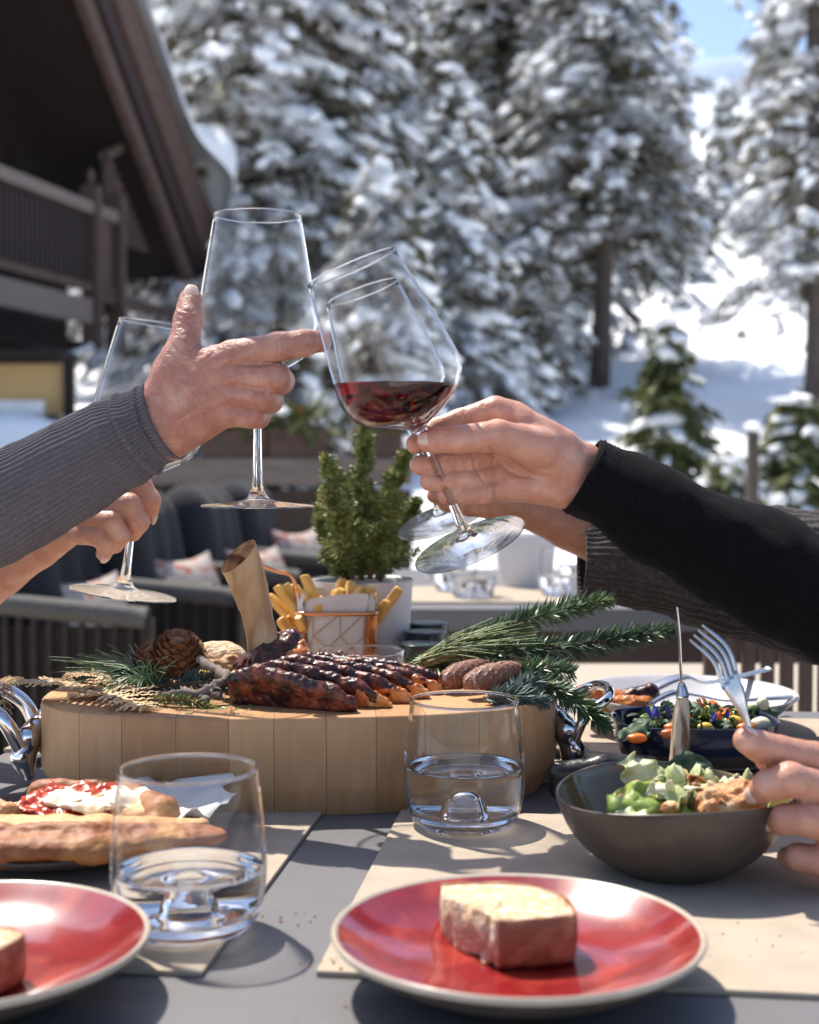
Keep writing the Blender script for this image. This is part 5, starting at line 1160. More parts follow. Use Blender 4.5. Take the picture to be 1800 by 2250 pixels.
# ---------------------------------------------------------------- terrace furniture behind
M['charcoal'] = mat('charcoal_upholstery', (.027, .027, .031), (.019, .019, .022), scale=60, rough=.95, spec=.2, sheen=.05, bump=.3, bscale=300)
M['rope'] = mat('grey_rope_weave', (.12, .11, .10), (.07, .064, .058), scale=200, stretch=(1, 1, 1), rough=.85)
M['ropebrown'] = mat('brown_rope_weave', (.045, .034, .028), (.028, .021, .018), scale=60, rough=.9)
M['cushion'] = mat('red_print_cushion', (.46, .39, .33), (.40, .10, .07), scale=30, rough=.9, lo=.52, hi=.57, detail=2)
def terrace_chair(full=True):
    t = bpy.data.objects.new('terrace_chair', None); COL.objects.link(t); ORG[t.name] = A([0., 0, 0]); t.empty_display_size = .1
    # local frame: seat faces +x, width along y, origin on the floor
    W = .58
    for x, y in ((-.26, -W / 2), (-.26, W / 2), (.28, -W / 2), (.28, W / 2)): ob('leg', tube([(x, y, 0), (x, y, .66)], .016, 8), M['blackmetal'], t)
    arc = spline([(.28, -W / 2, .66), (-.05, -W / 2 - .01, .69), (-.27, -W / 2 + .04, .71), (-.33, 0, .715), (-.27, W / 2 - .04, .71), (-.05, W / 2 + .01, .69), (.28, W / 2, .66)], 60)
    ob('arm_rail', tube(arc, .024, 10), M['rope'], t)
    ob('seat_frame', box((0, 0, .33), (.58, W, .04)), M['blackmetal'], t, smooth=False)
    inner = np.vstack([arc * A([.955, .955, 0]) + A([0, 0, .64]), arc * A([.93, .93, 0]) + A([0, 0, .34])]); ob('gap_darkening_shell', (inner, [[k, k + 1, 61 + k, 60 + k] for k in range(59)]), M['ropebrown'], t)  # inner shell added so the gaps between the strands stay dark
    rope = None
    for k in range(0, 60):
        p = arc[k]; 
        a, b = A(p), A([p[0] * .98, p[1] * .98, .35])
        ob('rope_strand', tube([a, b], .0075, 5, caps=False), M['ropebrown'], t)
    fd = Field((-.36, -.36, .30), (.34, .36, 1.0), .012); g = fd.new()
    cone(fd, g, (-.02, -.17, .43), (-.02, .17, .43), .13, .13, .05, (A([0, 0, 1.]), .55)); cone(fd, g, (.12, -.17, .43), (.12, .17, .43), .12, .12, .05, (A([0, 0, 1.]), .55))
    V, F = surface_nets(g, fd.lo, fd.h); ob('seat_cushion', (V, F), M['charcoal'], t)
    g = fd.new()
    for y in (-.15, 0, .15): cone(fd, g, (.0, y, .50), (-.07, y, .81), .11, .10, .06, (A([1., 0, .2]), .75))
    cone(fd, g, (-.07, -.15, .80), (-.07, .15, .80), .10, .10, .06, (A([1., 0, .2]), .75))
    V, F = surface_nets(g, fd.lo, fd.h); ob('back_cushion', (V, F), M['charcoal'], t)
    return t
tc0 = terrace_chair()
spots = [(-.80, 3.30, -6, 'charcoal terrace chair nearest the camera, under the bare forearm'), (-.66, 3.72, -6, 'charcoal terrace chair second in the row, left of the meat bone'),
         (-.56, 4.25, -5, 'charcoal terrace chair third in the row, behind the meat bone'), (-.50, 4.85, -4, 'charcoal terrace chair farthest in the row, left of the potted spruce')]
for k, (cx_, D, az, lab) in enumerate(spots):
    c = tc0 if k == 0 else copy_tree(tc0); c.location = (cx_, D, .012); c.rotation_euler = (0, 0, math.radians(az)); tag(c, lab, 'chair', 'charcoal terrace chairs in a row')
for k, (px, y, D, lab, w) in enumerate(((200, 1378, 3.25, 'red patterned cushion on the nearest terrace chair', .118), (415, 1318, 3.7, 'red patterned cushion on the second terrace chair', .118), (575, 1290, 4.2, 'red patterned cushion half behind the meat bone', .115), (668, 1240, 4.8, 'red patterned cushion left of the potted spruce', .12))):
    c = P(px, y, D); n = 18; u, v = np.meshgrid(np.linspace(-1, 1, n), np.linspace(-1, 1, n), indexing='ij'); th_ = .05 * ((1 - u**2) * (1 - v**2))**.5
    pin = 1 - .12 * (1 - u * u) * v * v - .0; X = u * w * (1 - .10 * (1 - v * v) * 0); Y = v * w * (1 - .22 * (1 - u * u)); tilt = math.radians(35)
    V = []
    for s in (1, -1): V.append(np.stack([X, -s * th_ * math.cos(tilt) + Y * .35, Y * .86 + s * th_ * .2], -1).reshape(-1, 3))
    i = np.arange(n - 1)[:, None]; j = np.arange(n - 1)[None]; Fq = np.stack([i * n + j, (i + 1) * n + j, (i + 1) * n + j + 1, i * n + j + 1], -1).reshape(-1, 4)
    V = np.vstack(V); cs, sn = math.cos(.95), math.sin(.95); V = V @ A([[cs, sn, 0], [-sn, cs, 0], [0, 0, 1]]) + c + A([0, 0, .02])
    o = ob('patterned_cushion', (V, np.vstack([Fq, Fq[:, ::-1] + n * n])), M['cushion']); tag(o, lab, 'cushion', 'red patterned cushions')
# second table with its setting
t2 = thing('far_table', 'dark table with glasses and white pots behind the fir branches', 'table', (.55, 2.85, 0))
bevel(ob('table_top', box((.62, 2.88, .73), (1.35, .85, .04), (.99, .0, 0)), M['table'], t2, smooth=False), .003)
ob('apron', box((.62, 2.50, .68), (1.25, .03, .06)), M['fencewood'], t2, smooth=False)
for x in (.0, 1.24):
    for y in (2.52, 3.24): ob('leg', box((x, y, .355), (.06, .06, .71)), M['blackmetal'], t2, smooth=False)
for k, (x, y, lab) in enumerate(((.12, 2.68, 'beige placemat on the far table, under the sparkling glasses'), (.42, 2.68, 'beige placemat on the far table, right of the white pot'))):
    o = ob('placemat', box((x, y, .7522), (.30, .30, .004)), M['mat'], None, smooth=False); tag(o, lab, 'placemat', 'placemats on the far table')
def small_pot(px, py0, py1, D, r, lab):
    a, b = P(px, py0, D), P(px, py1, D); c = A([a[0], D, .7505]); h = a[2] - .75
    t = thing('white_pot', lab, 'pot', c, 'white pots on the far table'); ob('body', lathe(spline([(1e-4, 0), (r * .8, 0), (r * .86, .004), (r, h - .003), (r * .96, h), (r * .92, h - .02), (1e-4, h - .03)], 30), 40, c), M['whitepot'], t)
small_pot(1155, 1180, 1300, 2.85, .062, 'white pot on the far table right of the wine glass foot')
small_pot(980, 1215, 1300, 3.1, .05, 'white pot on the far table hidden behind the tilted glass')
for k, (px, D, lab) in enumerate(((1040, 2.62, 'clear glass on the far table left of the white pot'), (1235, 2.66, 'clear glass on the far table right of the white pot'), (1000, 2.75, 'clear glass on the far table below the wine glass foot'), (1275, 2.9, 'clear glass on the far table touching the brown sleeve'))):
    g = tumbler(lab, 900, 2000, .035, 9, 'clear glasses on the far table'); g.location = ((px - 900) / FPX * D, D, .7545)
M['slatbrown'] = mat('brown_slat_chair', (.085, .050, .036), (.055, .034, .026), scale=20, stretch=(6, 6, 1), rough=.6)
sc_ = thing('slatted_chair', 'brown slatted chair at the right edge under the black sleeve', 'chair', (.62, 1.95, 0))
for k in range(9):
    x = P(1560 + 42 * k, 1500, 2.1)[0]; ob('slat', box((x, 2.1, .575), (.017, .02, .36)), M['slatbrown'], sc_, smooth=False)
ob('top_rail', box((.61, 2.1, .775), (.34, .035, .04)), M['slatbrown'], sc_, smooth=False); ob('seat', box((.61, 2.32, .40), (.36, .42, .04)), M['slatbrown'], sc_, smooth=False)
for x in (.46, .77):
    for y in (2.12, 2.50): ob('leg', box((x, y, .19), (.03, .03, .38)), M['slatbrown'], sc_, smooth=False)
# ---------------------------------------------------------------- people: hands and arms
def skin(name, c1, c2, c3, bump=.35):
    m = mat(name, c1, c2, scale=48, rough=.44, spec=.4, bump=bump, bscale=420, bdist=.0012, sss=.35, sssr=(1, .28, .12), sscale=.008, c3=c3, lo=.28, hi=.74, detail=6)
    return m
M['skin_man'] = skin('weathered_skin', (.45, .245, .18), (.365, .155, .115), (.54, .325, .245), 1.0)
M['skin_w'] = skin('fair_skin', (.55, .30, .215), (.48, .225, .155), (.61, .36, .265), .45)
M['skin_d'] = skin('tanned_skin', (.36, .17, .10), (.30, .13, .075), (.40, .20, .125), .3)
M['nail'] = mat('finger_nail', (.66, .45, .38), (.62, .40, .33), scale=60, rough=.22, coat=.3, sss=.3, sscale=.003)
M['rib'] = mat('grey_ribbed_jersey', (.115, .100, .112), (.085, .075, .086), scale=300, rough=.95, sheen=.08, bump=.4, bscale=1500, bdist=.0004)
M['blackwool'] = mat('black_wool', (.0045, .0045, .0055), (.003, .003, .0036), scale=200, rough=1.0, spec=.12, sheen=.02, bump=.8, bscale=900, bdist=.001)
M['brownknit'] = mat('brown_knit', (.075, .055, .048), (.035, .026, .023), scale=260, rough=.95, sheen=.1, bump=.9, bscale=700, bdist=.0015, c3=(.13, .10, .09), lo=.3, hi=.72)
def hand(person, prims, fingers, mtl, h=.0013, k=.008, kf=.0085, creases=(), amp=.0004, lines=()):
    """prims: palm, wrist and forearm; each finger a chain of its own rooted in the palm; one continuous skin"""
    pts = A([p[0] for p in prims] + [p[1] for p in prims] + [q for f in fingers for q in f[0]]); m = .036
    fd = Field(pts.min(0) - m, pts.max(0) + m, h)
    palm = fd.new()
    for p in prims: cone(fd, palm, p[0], p[1], p[2], p[3], k, p[4] if len(p) > 4 else None)
    res = palm.copy()
    for f in fingers:
        g = chain(fd, f[0], f[1], .0035, f[2] if len(f) > 2 else None)
        res = np.minimum(res, smin(palm, g, kf))
    V, F = surface_nets(res, fd.lo, fd.h); N_ = normals(V, F)
    d = amp * fbm(V, 90, 3)
    for (c, ax, wd, dp, rad) in creases:               # shallow skin folds across a joint
        q = V - A(c); ax = A(ax, float) / np.linalg.norm(ax); al = q @ ax; rr = np.linalg.norm(q, axis=1)
        d = d - dp * np.exp(-(al / wd)**2) * (rr < rad) * np.clip((rad - rr) / (rad * .4), 0, 1)
    front = np.clip(-N_[:, 1] * 2.2, 0, 1)              # folds, tendons and veins drawn over the near side
    for (pts_, wd, am) in lines:
        pl = spline([Q(x, y, 1.075) for x, y in pts_], 12)[:, [0, 2]]; sc = V[:, 1:2] / 1.075; xz = np.c_[V[:, 0] / sc[:, 0], (V[:, 2] - CAMZ) / sc[:, 0] + CAMZ]
        dm = np.full(len(V), 1e9)
        for a, b in zip(pl[:-1], pl[1:]):
            ba = b - a; t = np.clip(((xz - a) @ ba) / (ba @ ba + 1e-12), 0, 1); dm = np.minimum(dm, np.linalg.norm(xz - a - t[:, None] * ba, axis=1))
        d = d + 1.2 * am * np.exp(-(dm / wd)**2) * front
    V = V + N_ * d[:, None]
    for _ in range(1):                                  # relax the net a little
        acc = np.zeros_like(V); cnt = np.zeros(len(V))
        for a, b in ((0, 1), (1, 2), (2, 3), (3, 0)):
            np.add.at(acc, F[:, a], V[F[:, b]]); np.add.at(cnt, F[:, a], 1); np.add.at(acc, F[:, b], V[F[:, a]]); np.add.at(cnt, F[:, b], 1)
        V = V * .5 + .5 * acc / np.maximum(cnt, 1)[:, None]
    return ob('hand_and_forearm', (V, F), M[mtl], person)
def nail(parent, tip, prev, face, r, off=.25):
    tip, prev, face = A(tip), A(prev), A(face, float); d = tip - prev; d /= np.linalg.norm(d); face = face - d * (face @ d); face /= np.linalg.norm(face); s = np.cross(d, face)
    V = []; n = 7
    for i in range(n):
        for j in range(n):
            u, v = i / (n - 1) * 2 - 1, j / (n - 1) * 2 - 1; wd = .74 * (1 - .25 * max(u, 0)**3)
            an = v * .95 * wd; V.append(tip + d * (r * (off + .62 * u * (1 - .12 * v * v))) + (s * math.sin(an) + face * math.cos(an)) * r * (1.0 - .14 * max(u, 0)) * 1.005)
    F = [[i * n + j, (i + 1) * n + j, (i + 1) * n + j + 1, i * n + j + 1] for i in range(n - 1) for j in range(n - 1)]
    o = ob('nail', (A(V), F), M['nail'], parent); md = o.modifiers.new('t', 'SOLIDIFY'); md.thickness = .0005; md.offset = 0
def sleeve(person, path, rad, mtl, ribs=0, ribamp=.0006, n=180, m=90, wr=.0015, fr=30, cuff=None, flat=.86, seed=0, th=.002):
    path = spline(path, m); rad = np.interp(np.linspace(0, 1, m), np.linspace(0, 1, len(rad)), rad)
    V, F = tube(path, 1.0, n, caps=False, flat=1.0)
    V = V.reshape(m, n, 3); c = path[:, None]; d = V - c; th_ = np.linspace(0, 2 * np.pi, n, endpoint=False)[None]
    r = rad[:, None] * (1 + 0 * th_)
    if ribs: r = r + ribamp * np.sign(np.cos(th_ * ribs)) * np.abs(np.cos(th_ * ribs))**.6
    W = c + d * r[..., None]
    r = r + wr * fbm(W * A([1, 1, 1]) + seed, fr, 3)
    s = np.linspace(0, 1, m)[:, None] * (path.shape[0])
    for (pos, wdt, amp_) in (cuff or []): r = r + amp_ * np.exp(-((s - pos * m) / wdt)**2)
    W = c + d * r[..., None]
    inner = c[:1] + (W[:1] - c[:1]) * (1 - th * 1.6 / rad[0])
    inner2 = path[3][None, None] + (W[3:4] - path[3][None, None]) * (1 - th * 1.6 / rad[0])
    V = np.concatenate([inner2, inner, W], 0); mm_ = m + 2
    i = np.arange(mm_ - 1)[:, None]; j = np.arange(n)[None]; j2 = (j + 1) % n
    return ob('sleeve', (V.reshape(-1, 3), np.stack([i * n + j, i * n + j2, (i + 1) * n + j2, (i + 1) * n + j], -1).reshape(-1, 4)), M[mtl], person)
def fuzz(person, sl, n, length, mtl, seed):
    r = np.random.default_rng(seed); me = sl.data; nv = len(me.vertices); co = np.zeros(nv * 3, np.float32); me.vertices.foreach_get('co', co); co = co.reshape(-1, 3).astype(float) + ORG[sl.name]
    no = np.zeros(nv * 3, np.float32); me.vertices.foreach_get('normal', no); no = no.reshape(-1, 3)
    k = r.integers(0, nv, n); p = co[k] + r.normal(0, .0012, (n, 3)); d = no[k] * .8 + r.normal(0, .55, (n, 3)); d *= (length * (.4 + r.random(n)))[:, None]; s = np.cross(d, r.normal(0, 1, (n, 3))); s *= (.00011 / (np.linalg.norm(s, axis=1) + 1e-9))[:, None]
    ob('fuzz', (np.stack([p - s, p + s, p + d], 1).reshape(-1, 3), np.arange(3 * n).reshape(-1, 3)), M[mtl], sl, smooth=False, kind='stuff')
M['fuzz_black'] = mat('black_wool_fibres', (.020, .020, .023), rough=.9); M['fuzz_brown'] = mat('brown_wool_fibres', (.12, .09, .08), rough=.9); M['fuzz_grey'] = mat('grey_jersey_fibres', (.22, .20, .21), rough=.9)
Q = P
# ---- man on the left: back of the hand to the camera, bowl of the upright glass in the grip
pa = thing('person', 'hand and arm in a grey ribbed sleeve gripping the upright wine glass', 'person', Q(0, 1120, 1.12))
gx_, gD = 566, 1.125
f_index = [Q(470, 800, 1.075), Q(512, 782, 1.072), Q(612, 762, 1.066), Q(668, 754, 1.070), Q(706, 750, 1.076)]
f_mid = [Q(480, 830, 1.076), Q(532, 824, 1.070), Q(606, 830, 1.068), Q(618, 838, 1.090), Q(590, 838, 1.106)]
f_ring = [Q(480, 862, 1.078), Q(524, 866, 1.073), Q(580, 874, 1.072), Q(594, 880, 1.092), Q(570, 880, 1.106)]
f_pink = [Q(478, 898, 1.082), Q(516, 908, 1.078), Q(556, 914, 1.078), Q(568, 916, 1.093), Q(552, 914, 1.104)]
f_thumb = [Q(378, 822, 1.086), Q(404, 762, 1.088), Q(414, 704, 1.096), Q(419, 656, 1.106)]
prims = [(Q(470, 808, 1.080), Q(352, 905, 1.092), .0160, .0205, (A([0, 1., 0]), .85)), (Q(480, 838, 1.080), Q(352, 920, 1.092), .0165, .0215, (A([0, 1., 0]), .85)),
         (Q(482, 872, 1.082), Q(358, 940, 1.094), .0165, .0215, (A([0, 1., 0]), .85)), (Q(482, 905, 1.085), Q(370, 955, 1.096), .0140, .0200, (A([0, 1., 0]), .9)),
         (Q(392, 800, 1.088), Q(360, 880, 1.092), .0140, .0190), (Q(440, 795, 1.084), Q(395, 800, 1.088), .0115, .0130),
         (Q(350, 925, 1.095), Q(250, 975, 1.105), .0250, .0260, (A([0, 1., 0]), .8)), (Q(250, 975, 1.105), Q(60, 1080, 1.12), .0275, .034)]
cr = [(f_index[2], f_index[3] - f_index[1], .0012, .0007, .0125), (f_index[2] + (f_index[3] - f_index[2]) * .12, f_index[3] - f_index[1], .0010, .0006, .0125), (f_index[3], f_index[4] - f_index[2], .0010, .0006, .011),
      (f_thumb[2], f_thumb[3] - f_thumb[1], .0012, .0008, .0125), (f_thumb[2] + (f_thumb[3] - f_thumb[2]) * .10, f_thumb[3] - f_thumb[1], .0010, .0006, .0125), (f_thumb[1], f_thumb[2] - f_thumb[0], .0014, .0007, .014),
      (Q(455, 760, 1.07), A([.3, 0, 1]), .0012, .0005, .02)]
hm = hand(pa, prims, [(f_index, [.0125, .0120, .0108, .0100, .0080]), (f_mid, [.0120, .0118, .0112, .0100, .0085]), (f_ring, [.0118, .0112, .0104, .0095, .008]), (f_pink, [.0108, .0100, .0092, .0085, .007]),
                      (f_thumb, [.0150, .0125, .0112, .0088])], 'skin_man', creases=cr, amp=.0006, lines=[([(385, 900), (440, 840), (508, 786)], .0026, .0011), ([(388, 915), (450, 870), (528, 826)], .0024, .0010), ([(395, 930), (460, 895), (520, 868)], .0022, .0008), ([(372, 830), (410, 850), (440, 895), (450, 930)], .0014, .0009), ([(430, 850), (465, 850), (490, 880)], .0012, .0008), ([(350, 880), (390, 870), (420, 900)], .0013, .0008),
    ([(392, 690), (415, 696), (440, 692)], .0008, -.0009), ([(390, 703), (415, 708), (442, 703)], .0008, -.0009), ([(394, 678), (415, 683), (438, 678)], .0007, -.0006), ([(392, 716), (414, 721), (440, 716)], .0007, -.0006), ([(380, 755), (400, 772), (432, 760)], .0010, -.0008), ([(372, 775), (400, 790), (436, 778)], .0010, -.0008), ([(366, 795), (395, 806), (430, 798)], .0010, -.0007), ([(400, 815), (430, 790), (455, 765)], .0010, -.0008), ([(412, 822), (440, 800), (470, 772)], .0009, -.0007),
    ([(508, 745), (514, 770), (508, 795)], .0010, -.0006), ([(606, 736), (612, 762), (606, 788)], .0008, -.0009), ([(618, 736), (624, 762), (618, 786)], .0008, -.0008), ([(630, 738), (635, 760), (630, 782)], .0007, -.0006), ([(672, 736), (677, 756), (672, 774)], .0007, -.0007), ([(530, 800), (560, 803), (600, 800)], .0012, -.0008), ([(540, 850), (565, 853), (590, 850)], .0012, -.0008), ([(320, 890), (345, 905), (360, 935), (372, 965)], .0012, -.0006), ([(335, 870), (360, 895), (385, 940)], .0010, -.0005)])
nail(hm, f_index[4], f_index[3], (0.1, .6, -.6), .0080); nail(hm, f_thumb[3], f_thumb[2], (.2, -1, .2), .0088)
for q in ((470, 815), (500, 845), (455, 870)): pass
# raised tendons and veins belong to the same skin; knuckle shading comes from the chain radii
sl1 = sleeve(pa, [Q(362, 921, 1.094), Q(325, 938, 1.098), Q(240, 985, 1.105), Q(110, 1052, 1.115), Q(-40, 1135, 1.13), Q(-260, 1250, 1.16), Q(-560, 1400, 1.22)], [.0300, .0302, .0335, .0395, .0440, .048, .055], 'rib', ribs=54, ribamp=.0010, n=620, m=110, wr=.0034, fr=20, cuff=[(.015, 1.4, .0010), (.095, 1.3, -.0022), (.115, 1.5, .0012), (.225, 1.5, .0026), (.245, 1.3, -.0018), (.30, 2.0, .0012)])

# ---- woman on the right: thumb and fingers pinching the stem of the red wine
pb_ = thing('person', 'hand in a black wool sleeve pinching the stem of the red wine glass', 'person', Q(1800, 1310, 1.06))
w_index = [Q(1130, 915, 1.075), Q(1088, 902, 1.074), Q(1010, 925, 1.076), Q(955, 945, 1.075), Q(915, 975, 1.062)]
w_mid = [Q(1120, 985, 1.085), Q(1085, 995, 1.085), Q(1030, 1018, 1.072), Q(972, 1020, 1.062), Q(922, 1022, 1.058)]
w_ring = [Q(1120, 1030, 1.085), Q(1090, 1040, 1.083), Q(1045, 1054, 1.070), Q(990, 1056, 1.062), Q(944, 1058, 1.060)]
w_pink = [Q(1125, 1062, 1.084), Q(1105, 1072, 1.080), Q(1065, 1082, 1.070), Q(1018, 1086, 1.065), Q(980, 1088, 1.064)]
w_thumb = [Q(1185, 985, 1.058), Q(1095, 958, 1.042), Q(1008, 966, 1.032), Q(962, 968, 1.034), Q(940, 970, 1.036)]
prims = [(Q(1105, 925, 1.078), Q(1270, 1025, 1.082), .0135, .0195, (A([0, 1., 0]), .8)), (Q(1108, 985, 1.084), Q(1275, 1045, 1.084), .0140, .0200, (A([0, 1., 0]), .8)), (Q(1115, 1040, 1.082), Q(1275, 1060, 1.084), .0140, .0195, (A([0, 1., 0]), .8)),
         (Q(1130, 1065, 1.078), Q(1260, 1070, 1.080), .0125, .0170), (Q(1165, 985, 1.064), Q(1255, 1030, 1.074), .0150, .0170), (Q(1150, 935, 1.072), Q(1230, 985, 1.074), .0135, .0160),
         (Q(1275, 1048, 1.084), Q(1400, 1110, 1.085), .0240, .0260, (A([0, 1., 0]), .8)), (Q(1400, 1110, 1.085), Q(1560, 1195, 1.085), .0260, .0310)]
def mid_(a, b, t=.5): return a + (b - a) * t
cr = [(w_thumb[2], w_thumb[3] - w_thumb[1], .0009, .0005, .0115)]
for f in (w_mid, w_ring, w_pink): cr += [(f[2], f[3] - f[1], .0007, .0007, .012), (f[3], f[4] - f[2], .0006, .0005, .011), (mid_(f[1], f[2], .35), f[2] - f[1], .0007, .0006, .012)]
cr += [(w_index[2], w_index[3] - w_index[1], .0007, .0006, .012), (mid_(w_index[1], w_index[2], .5), w_index[2] - w_index[1], .0007, .0005, .012)]
hw = hand(pb_, prims, [(w_index, [.0115, .0108, .0092, .0086, .0078]), (w_mid, [.011, .0105, .0092, .0086, .0075]), (w_ring, [.0108, .0100, .0088, .0082, .0072]), (w_pink, [.010, .0092, .0080, .0075, .0066]), (w_thumb, [.0150, .0122, .0102, .0094, .0080])], 'skin_w', creases=cr, amp=.0003, lines=[([(1075, 985), (1110, 1028), (1150, 1046), (1205, 1048)], .0012, -.0014), ([(1040, 1000), (1046, 1030), (1066, 1060), (1074, 1090)], .0009, -.0014), ([(1084, 1012), (1090, 1050), (1090, 1098)], .0010, -.0012), ([(1100, 1020), (1106, 1050), (1103, 1090)], .0007, -.0006), ([(1022, 902), (1019, 925), (1016, 942)], .0008, -.0011), ([(1060, 890), (1058, 915), (1052, 935)], .0008, -.0009), ([(1000, 942), (1004, 955), (1002, 968)], .0007, -.0008), ([(1010, 944), (1013, 956), (1011, 968)], .0006, -.0006), ([(1236, 1025), (1230, 1060), (1222, 1095)], .0009, -.0008), ([(960, 1008), (964, 1022), (962, 1036)], .0007, -.0007), ([(985, 1042), (988, 1056), (985, 1070)], .0007, -.0007), ([(1002, 1004), (1005, 1020), (1003, 1036)], .0007, -.0008)])
nail(hw, w_thumb[4], w_thumb[3], (-.25, -1, .35), .0084, .05)
sl2 = sleeve(pb_, [Q(1278, 1046, 1.083), Q(1330, 1073, 1.083), Q(1480, 1148, 1.083), Q(1640, 1228, 1.083), Q(1820, 1318, 1.085), Q(2050, 1430, 1.10), Q(2350, 1560, 1.15)], [.0305, .0318, .0360, .0420, .0460, .050, .056], 'blackwool', n=160, m=90, wr=.0030, fr=22, cuff=[(.03, 1.2, .0012), (.30, 4, .0016), (.36, 3, -.0014), (.55, 5, .0018)])

# ---- person behind at the left: bare forearm, fingers curled round the stem
pc_ = thing('person', 'bare forearm and hand holding the wine glass behind the grey sleeve', 'person', Q(0, 1300, 1.25))
l_i = [Q(205, 1085, 1.222), Q(245, 1072, 1.214), Q(308, 1066, 1.208), Q(331, 1100, 1.206), Q(327, 1132, 1.212)]
l_m = [Q(190, 1112, 1.218), Q(222, 1108, 1.206), Q(286, 1108, 1.196), Q(306, 1146, 1.196), Q(292, 1172, 1.206)]
l_r = [Q(165, 1138, 1.216), Q(198, 1140, 1.202), Q(248, 1146, 1.192), Q(264, 1176, 1.192), Q(254, 1198, 1.202)]
l_p = [Q(150, 1165, 1.216), Q(178, 1172, 1.204), Q(216, 1180, 1.194), Q(238, 1196, 1.194), Q(228, 1216, 1.200)]
prims = [(Q(200, 1088, 1.224), Q(80, 1165, 1.236), .0130, .0185), (Q(185, 1115, 1.222), Q(75, 1180, 1.236), .0140, .0190), (Q(165, 1145, 1.220), Q(75, 1195, 1.236), .0140, .0190), (Q(152, 1168, 1.220), Q(85, 1205, 1.236), .0125, .0175),
         (Q(75, 1190, 1.236), Q(0, 1245, 1.244), .0235, .0250, (A([0, 1., 0]), .85)), (Q(0, 1245, 1.244), Q(-160, 1360, 1.265), .0250, .0330), (Q(-160, 1360, 1.265), Q(-420, 1560, 1.30), .0330, .0400)]
cr = [(f[2], f[3] - f[1], .0008, .0006, .012) for f in (l_i, l_m, l_r, l_p)] + [(f[3], f[4] - f[2], .0007, .0005, .011) for f in (l_i, l_m, l_r, l_p)]
hl = hand(pc_, prims, [(l_i, [.0110, .0104, .0096, .0088, .0074]), (l_m, [.0110, .0104, .0096, .0088, .0074]), (l_r, [.0108, .0100, .0092, .0085, .0072]), (l_p, [.0098, .0092, .0084, .0078, .0068]),
                       ([Q(140, 1110, 1.236), Q(210, 1130, 1.240), Q(265, 1150, 1.236), Q(290, 1165, 1.226)], [.014, .0115, .0100, .0085])], 'skin_w', creases=cr, amp=.0003, h=.0015)
nail(hl, l_i[4], l_i[3], (.9, -.3, 0), .0074); nail(hl, l_p[4], l_p[3], (.6, -.7, 0), .0068)

# ---- person behind at the right: hand in shade holding the far glass, brown knit sleeve
pd_ = thing('person', 'shaded hand in a brown knit sleeve holding the glass behind', 'person', Q(1800, 1300, 1.32))
fs = []
for k, (y0, r_) in enumerate(((1040, .0105), (1065, .0105), (1092, .0100), (1116, .0092))):
    fs.append(([Q(1120 - 6 * k, y0 + 15, 1.345), Q(1075 - 5 * k, y0 + 5, 1.352), Q(1015 - 2 * k, y0, 1.368), Q(965, y0 - 4, 1.392), Q(955, y0 - 2, 1.405)] if k < 3 else
               [Q(1120, y0 + 10, 1.345), Q(1080, y0 + 4, 1.350), Q(1030, y0 - 2, 1.362), Q(990, y0 - 8, 1.382), Q(978, y0 - 8, 1.392)], [r_ * 1.1, r_ * 1.05, r_ * .95, r_ * .9, r_ * .78]))
fs.append(([Q(1160, 1075, 1.37), Q(1090, 1030, 1.40), Q(1030, 1010, 1.41), Q(985, 1005, 1.408)], [.014, .0118, .0102, .0085]))
prims = [(Q(1115, 1060, 1.35), Q(1250, 1135, 1.345), .0150, .0200), (Q(1115, 1085, 1.348), Q(1250, 1148, 1.345), .0150, .0200), (Q(1118, 1112, 1.347), Q(1255, 1160, 1.345), .0145, .0195), (Q(1250, 1150, 1.345), Q(1340, 1190, 1.34), .0245, .0260), (Q(1340, 1190, 1.34), Q(1520, 1230, 1.33), .0260, .0320)]
hd = hand(pd_, prims, fs, 'skin_d', h=.0017, amp=.0004)
sl3 = sleeve(pd_, [Q(1278, 1225, 1.335), Q(1340, 1228, 1.335), Q(1480, 1240, 1.33), Q(1640, 1262, 1.325), Q(1820, 1290, 1.32), Q(2100, 1330, 1.33), Q(2400, 1380, 1.36)], [.0360, .0400, .0500, .0620, .0700, .074, .078], 'brownknit', ribs=40, ribamp=.0009, n=320, m=110, wr=.0035, fr=35, seed=4)

# ---- hand with the fork at the right edge, near the camera
pe = thing('person', 'blurred hand at the right edge holding a fork over the salad', 'person', Q(1900, 1850, .87))
e1_ = [Q(1860, 1690, .880), Q(1790, 1668, .868), Q(1710, 1652, .858), Q(1668, 1640, .852), Q(1640, 1626, .848)]
e2_ = [Q(1870, 1770, .868), Q(1805, 1735, .850), Q(1735, 1712, .838), Q(1690, 1725, .842), Q(1668, 1742, .852)]
e3_ = [Q(1875, 1840, .864), Q(1830, 1822, .845), Q(1770, 1800, .836), Q(1725, 1800, .842), Q(1702, 1806, .852)]
e4_ = [Q(1880, 1920, .866), Q(1845, 1912, .850), Q(1795, 1890, .842), Q(1755, 1884, .846), Q(1734, 1886, .854)]
et_ = [Q(1900, 1740, .895), Q(1830, 1700, .890), Q(1750, 1680, .880), Q(1690, 1668, .872)]
prims = [(Q(1865, 1700, .880), Q(2050, 1800, .900), .0150, .0200), (Q(1870, 1770, .872), Q(2050, 1830, .898), .0150, .0205), (Q(1875, 1840, .870), Q(2050, 1860, .898), .0150, .0205), (Q(1880, 1915, .872), Q(2050, 1890, .898), .0140, .0195),
         (Q(2050, 1850, .90), Q(2250, 1930, .92), .0250, .0280), (Q(2250, 1930, .92), Q(2500, 2040, .95), .0280, .0350)]
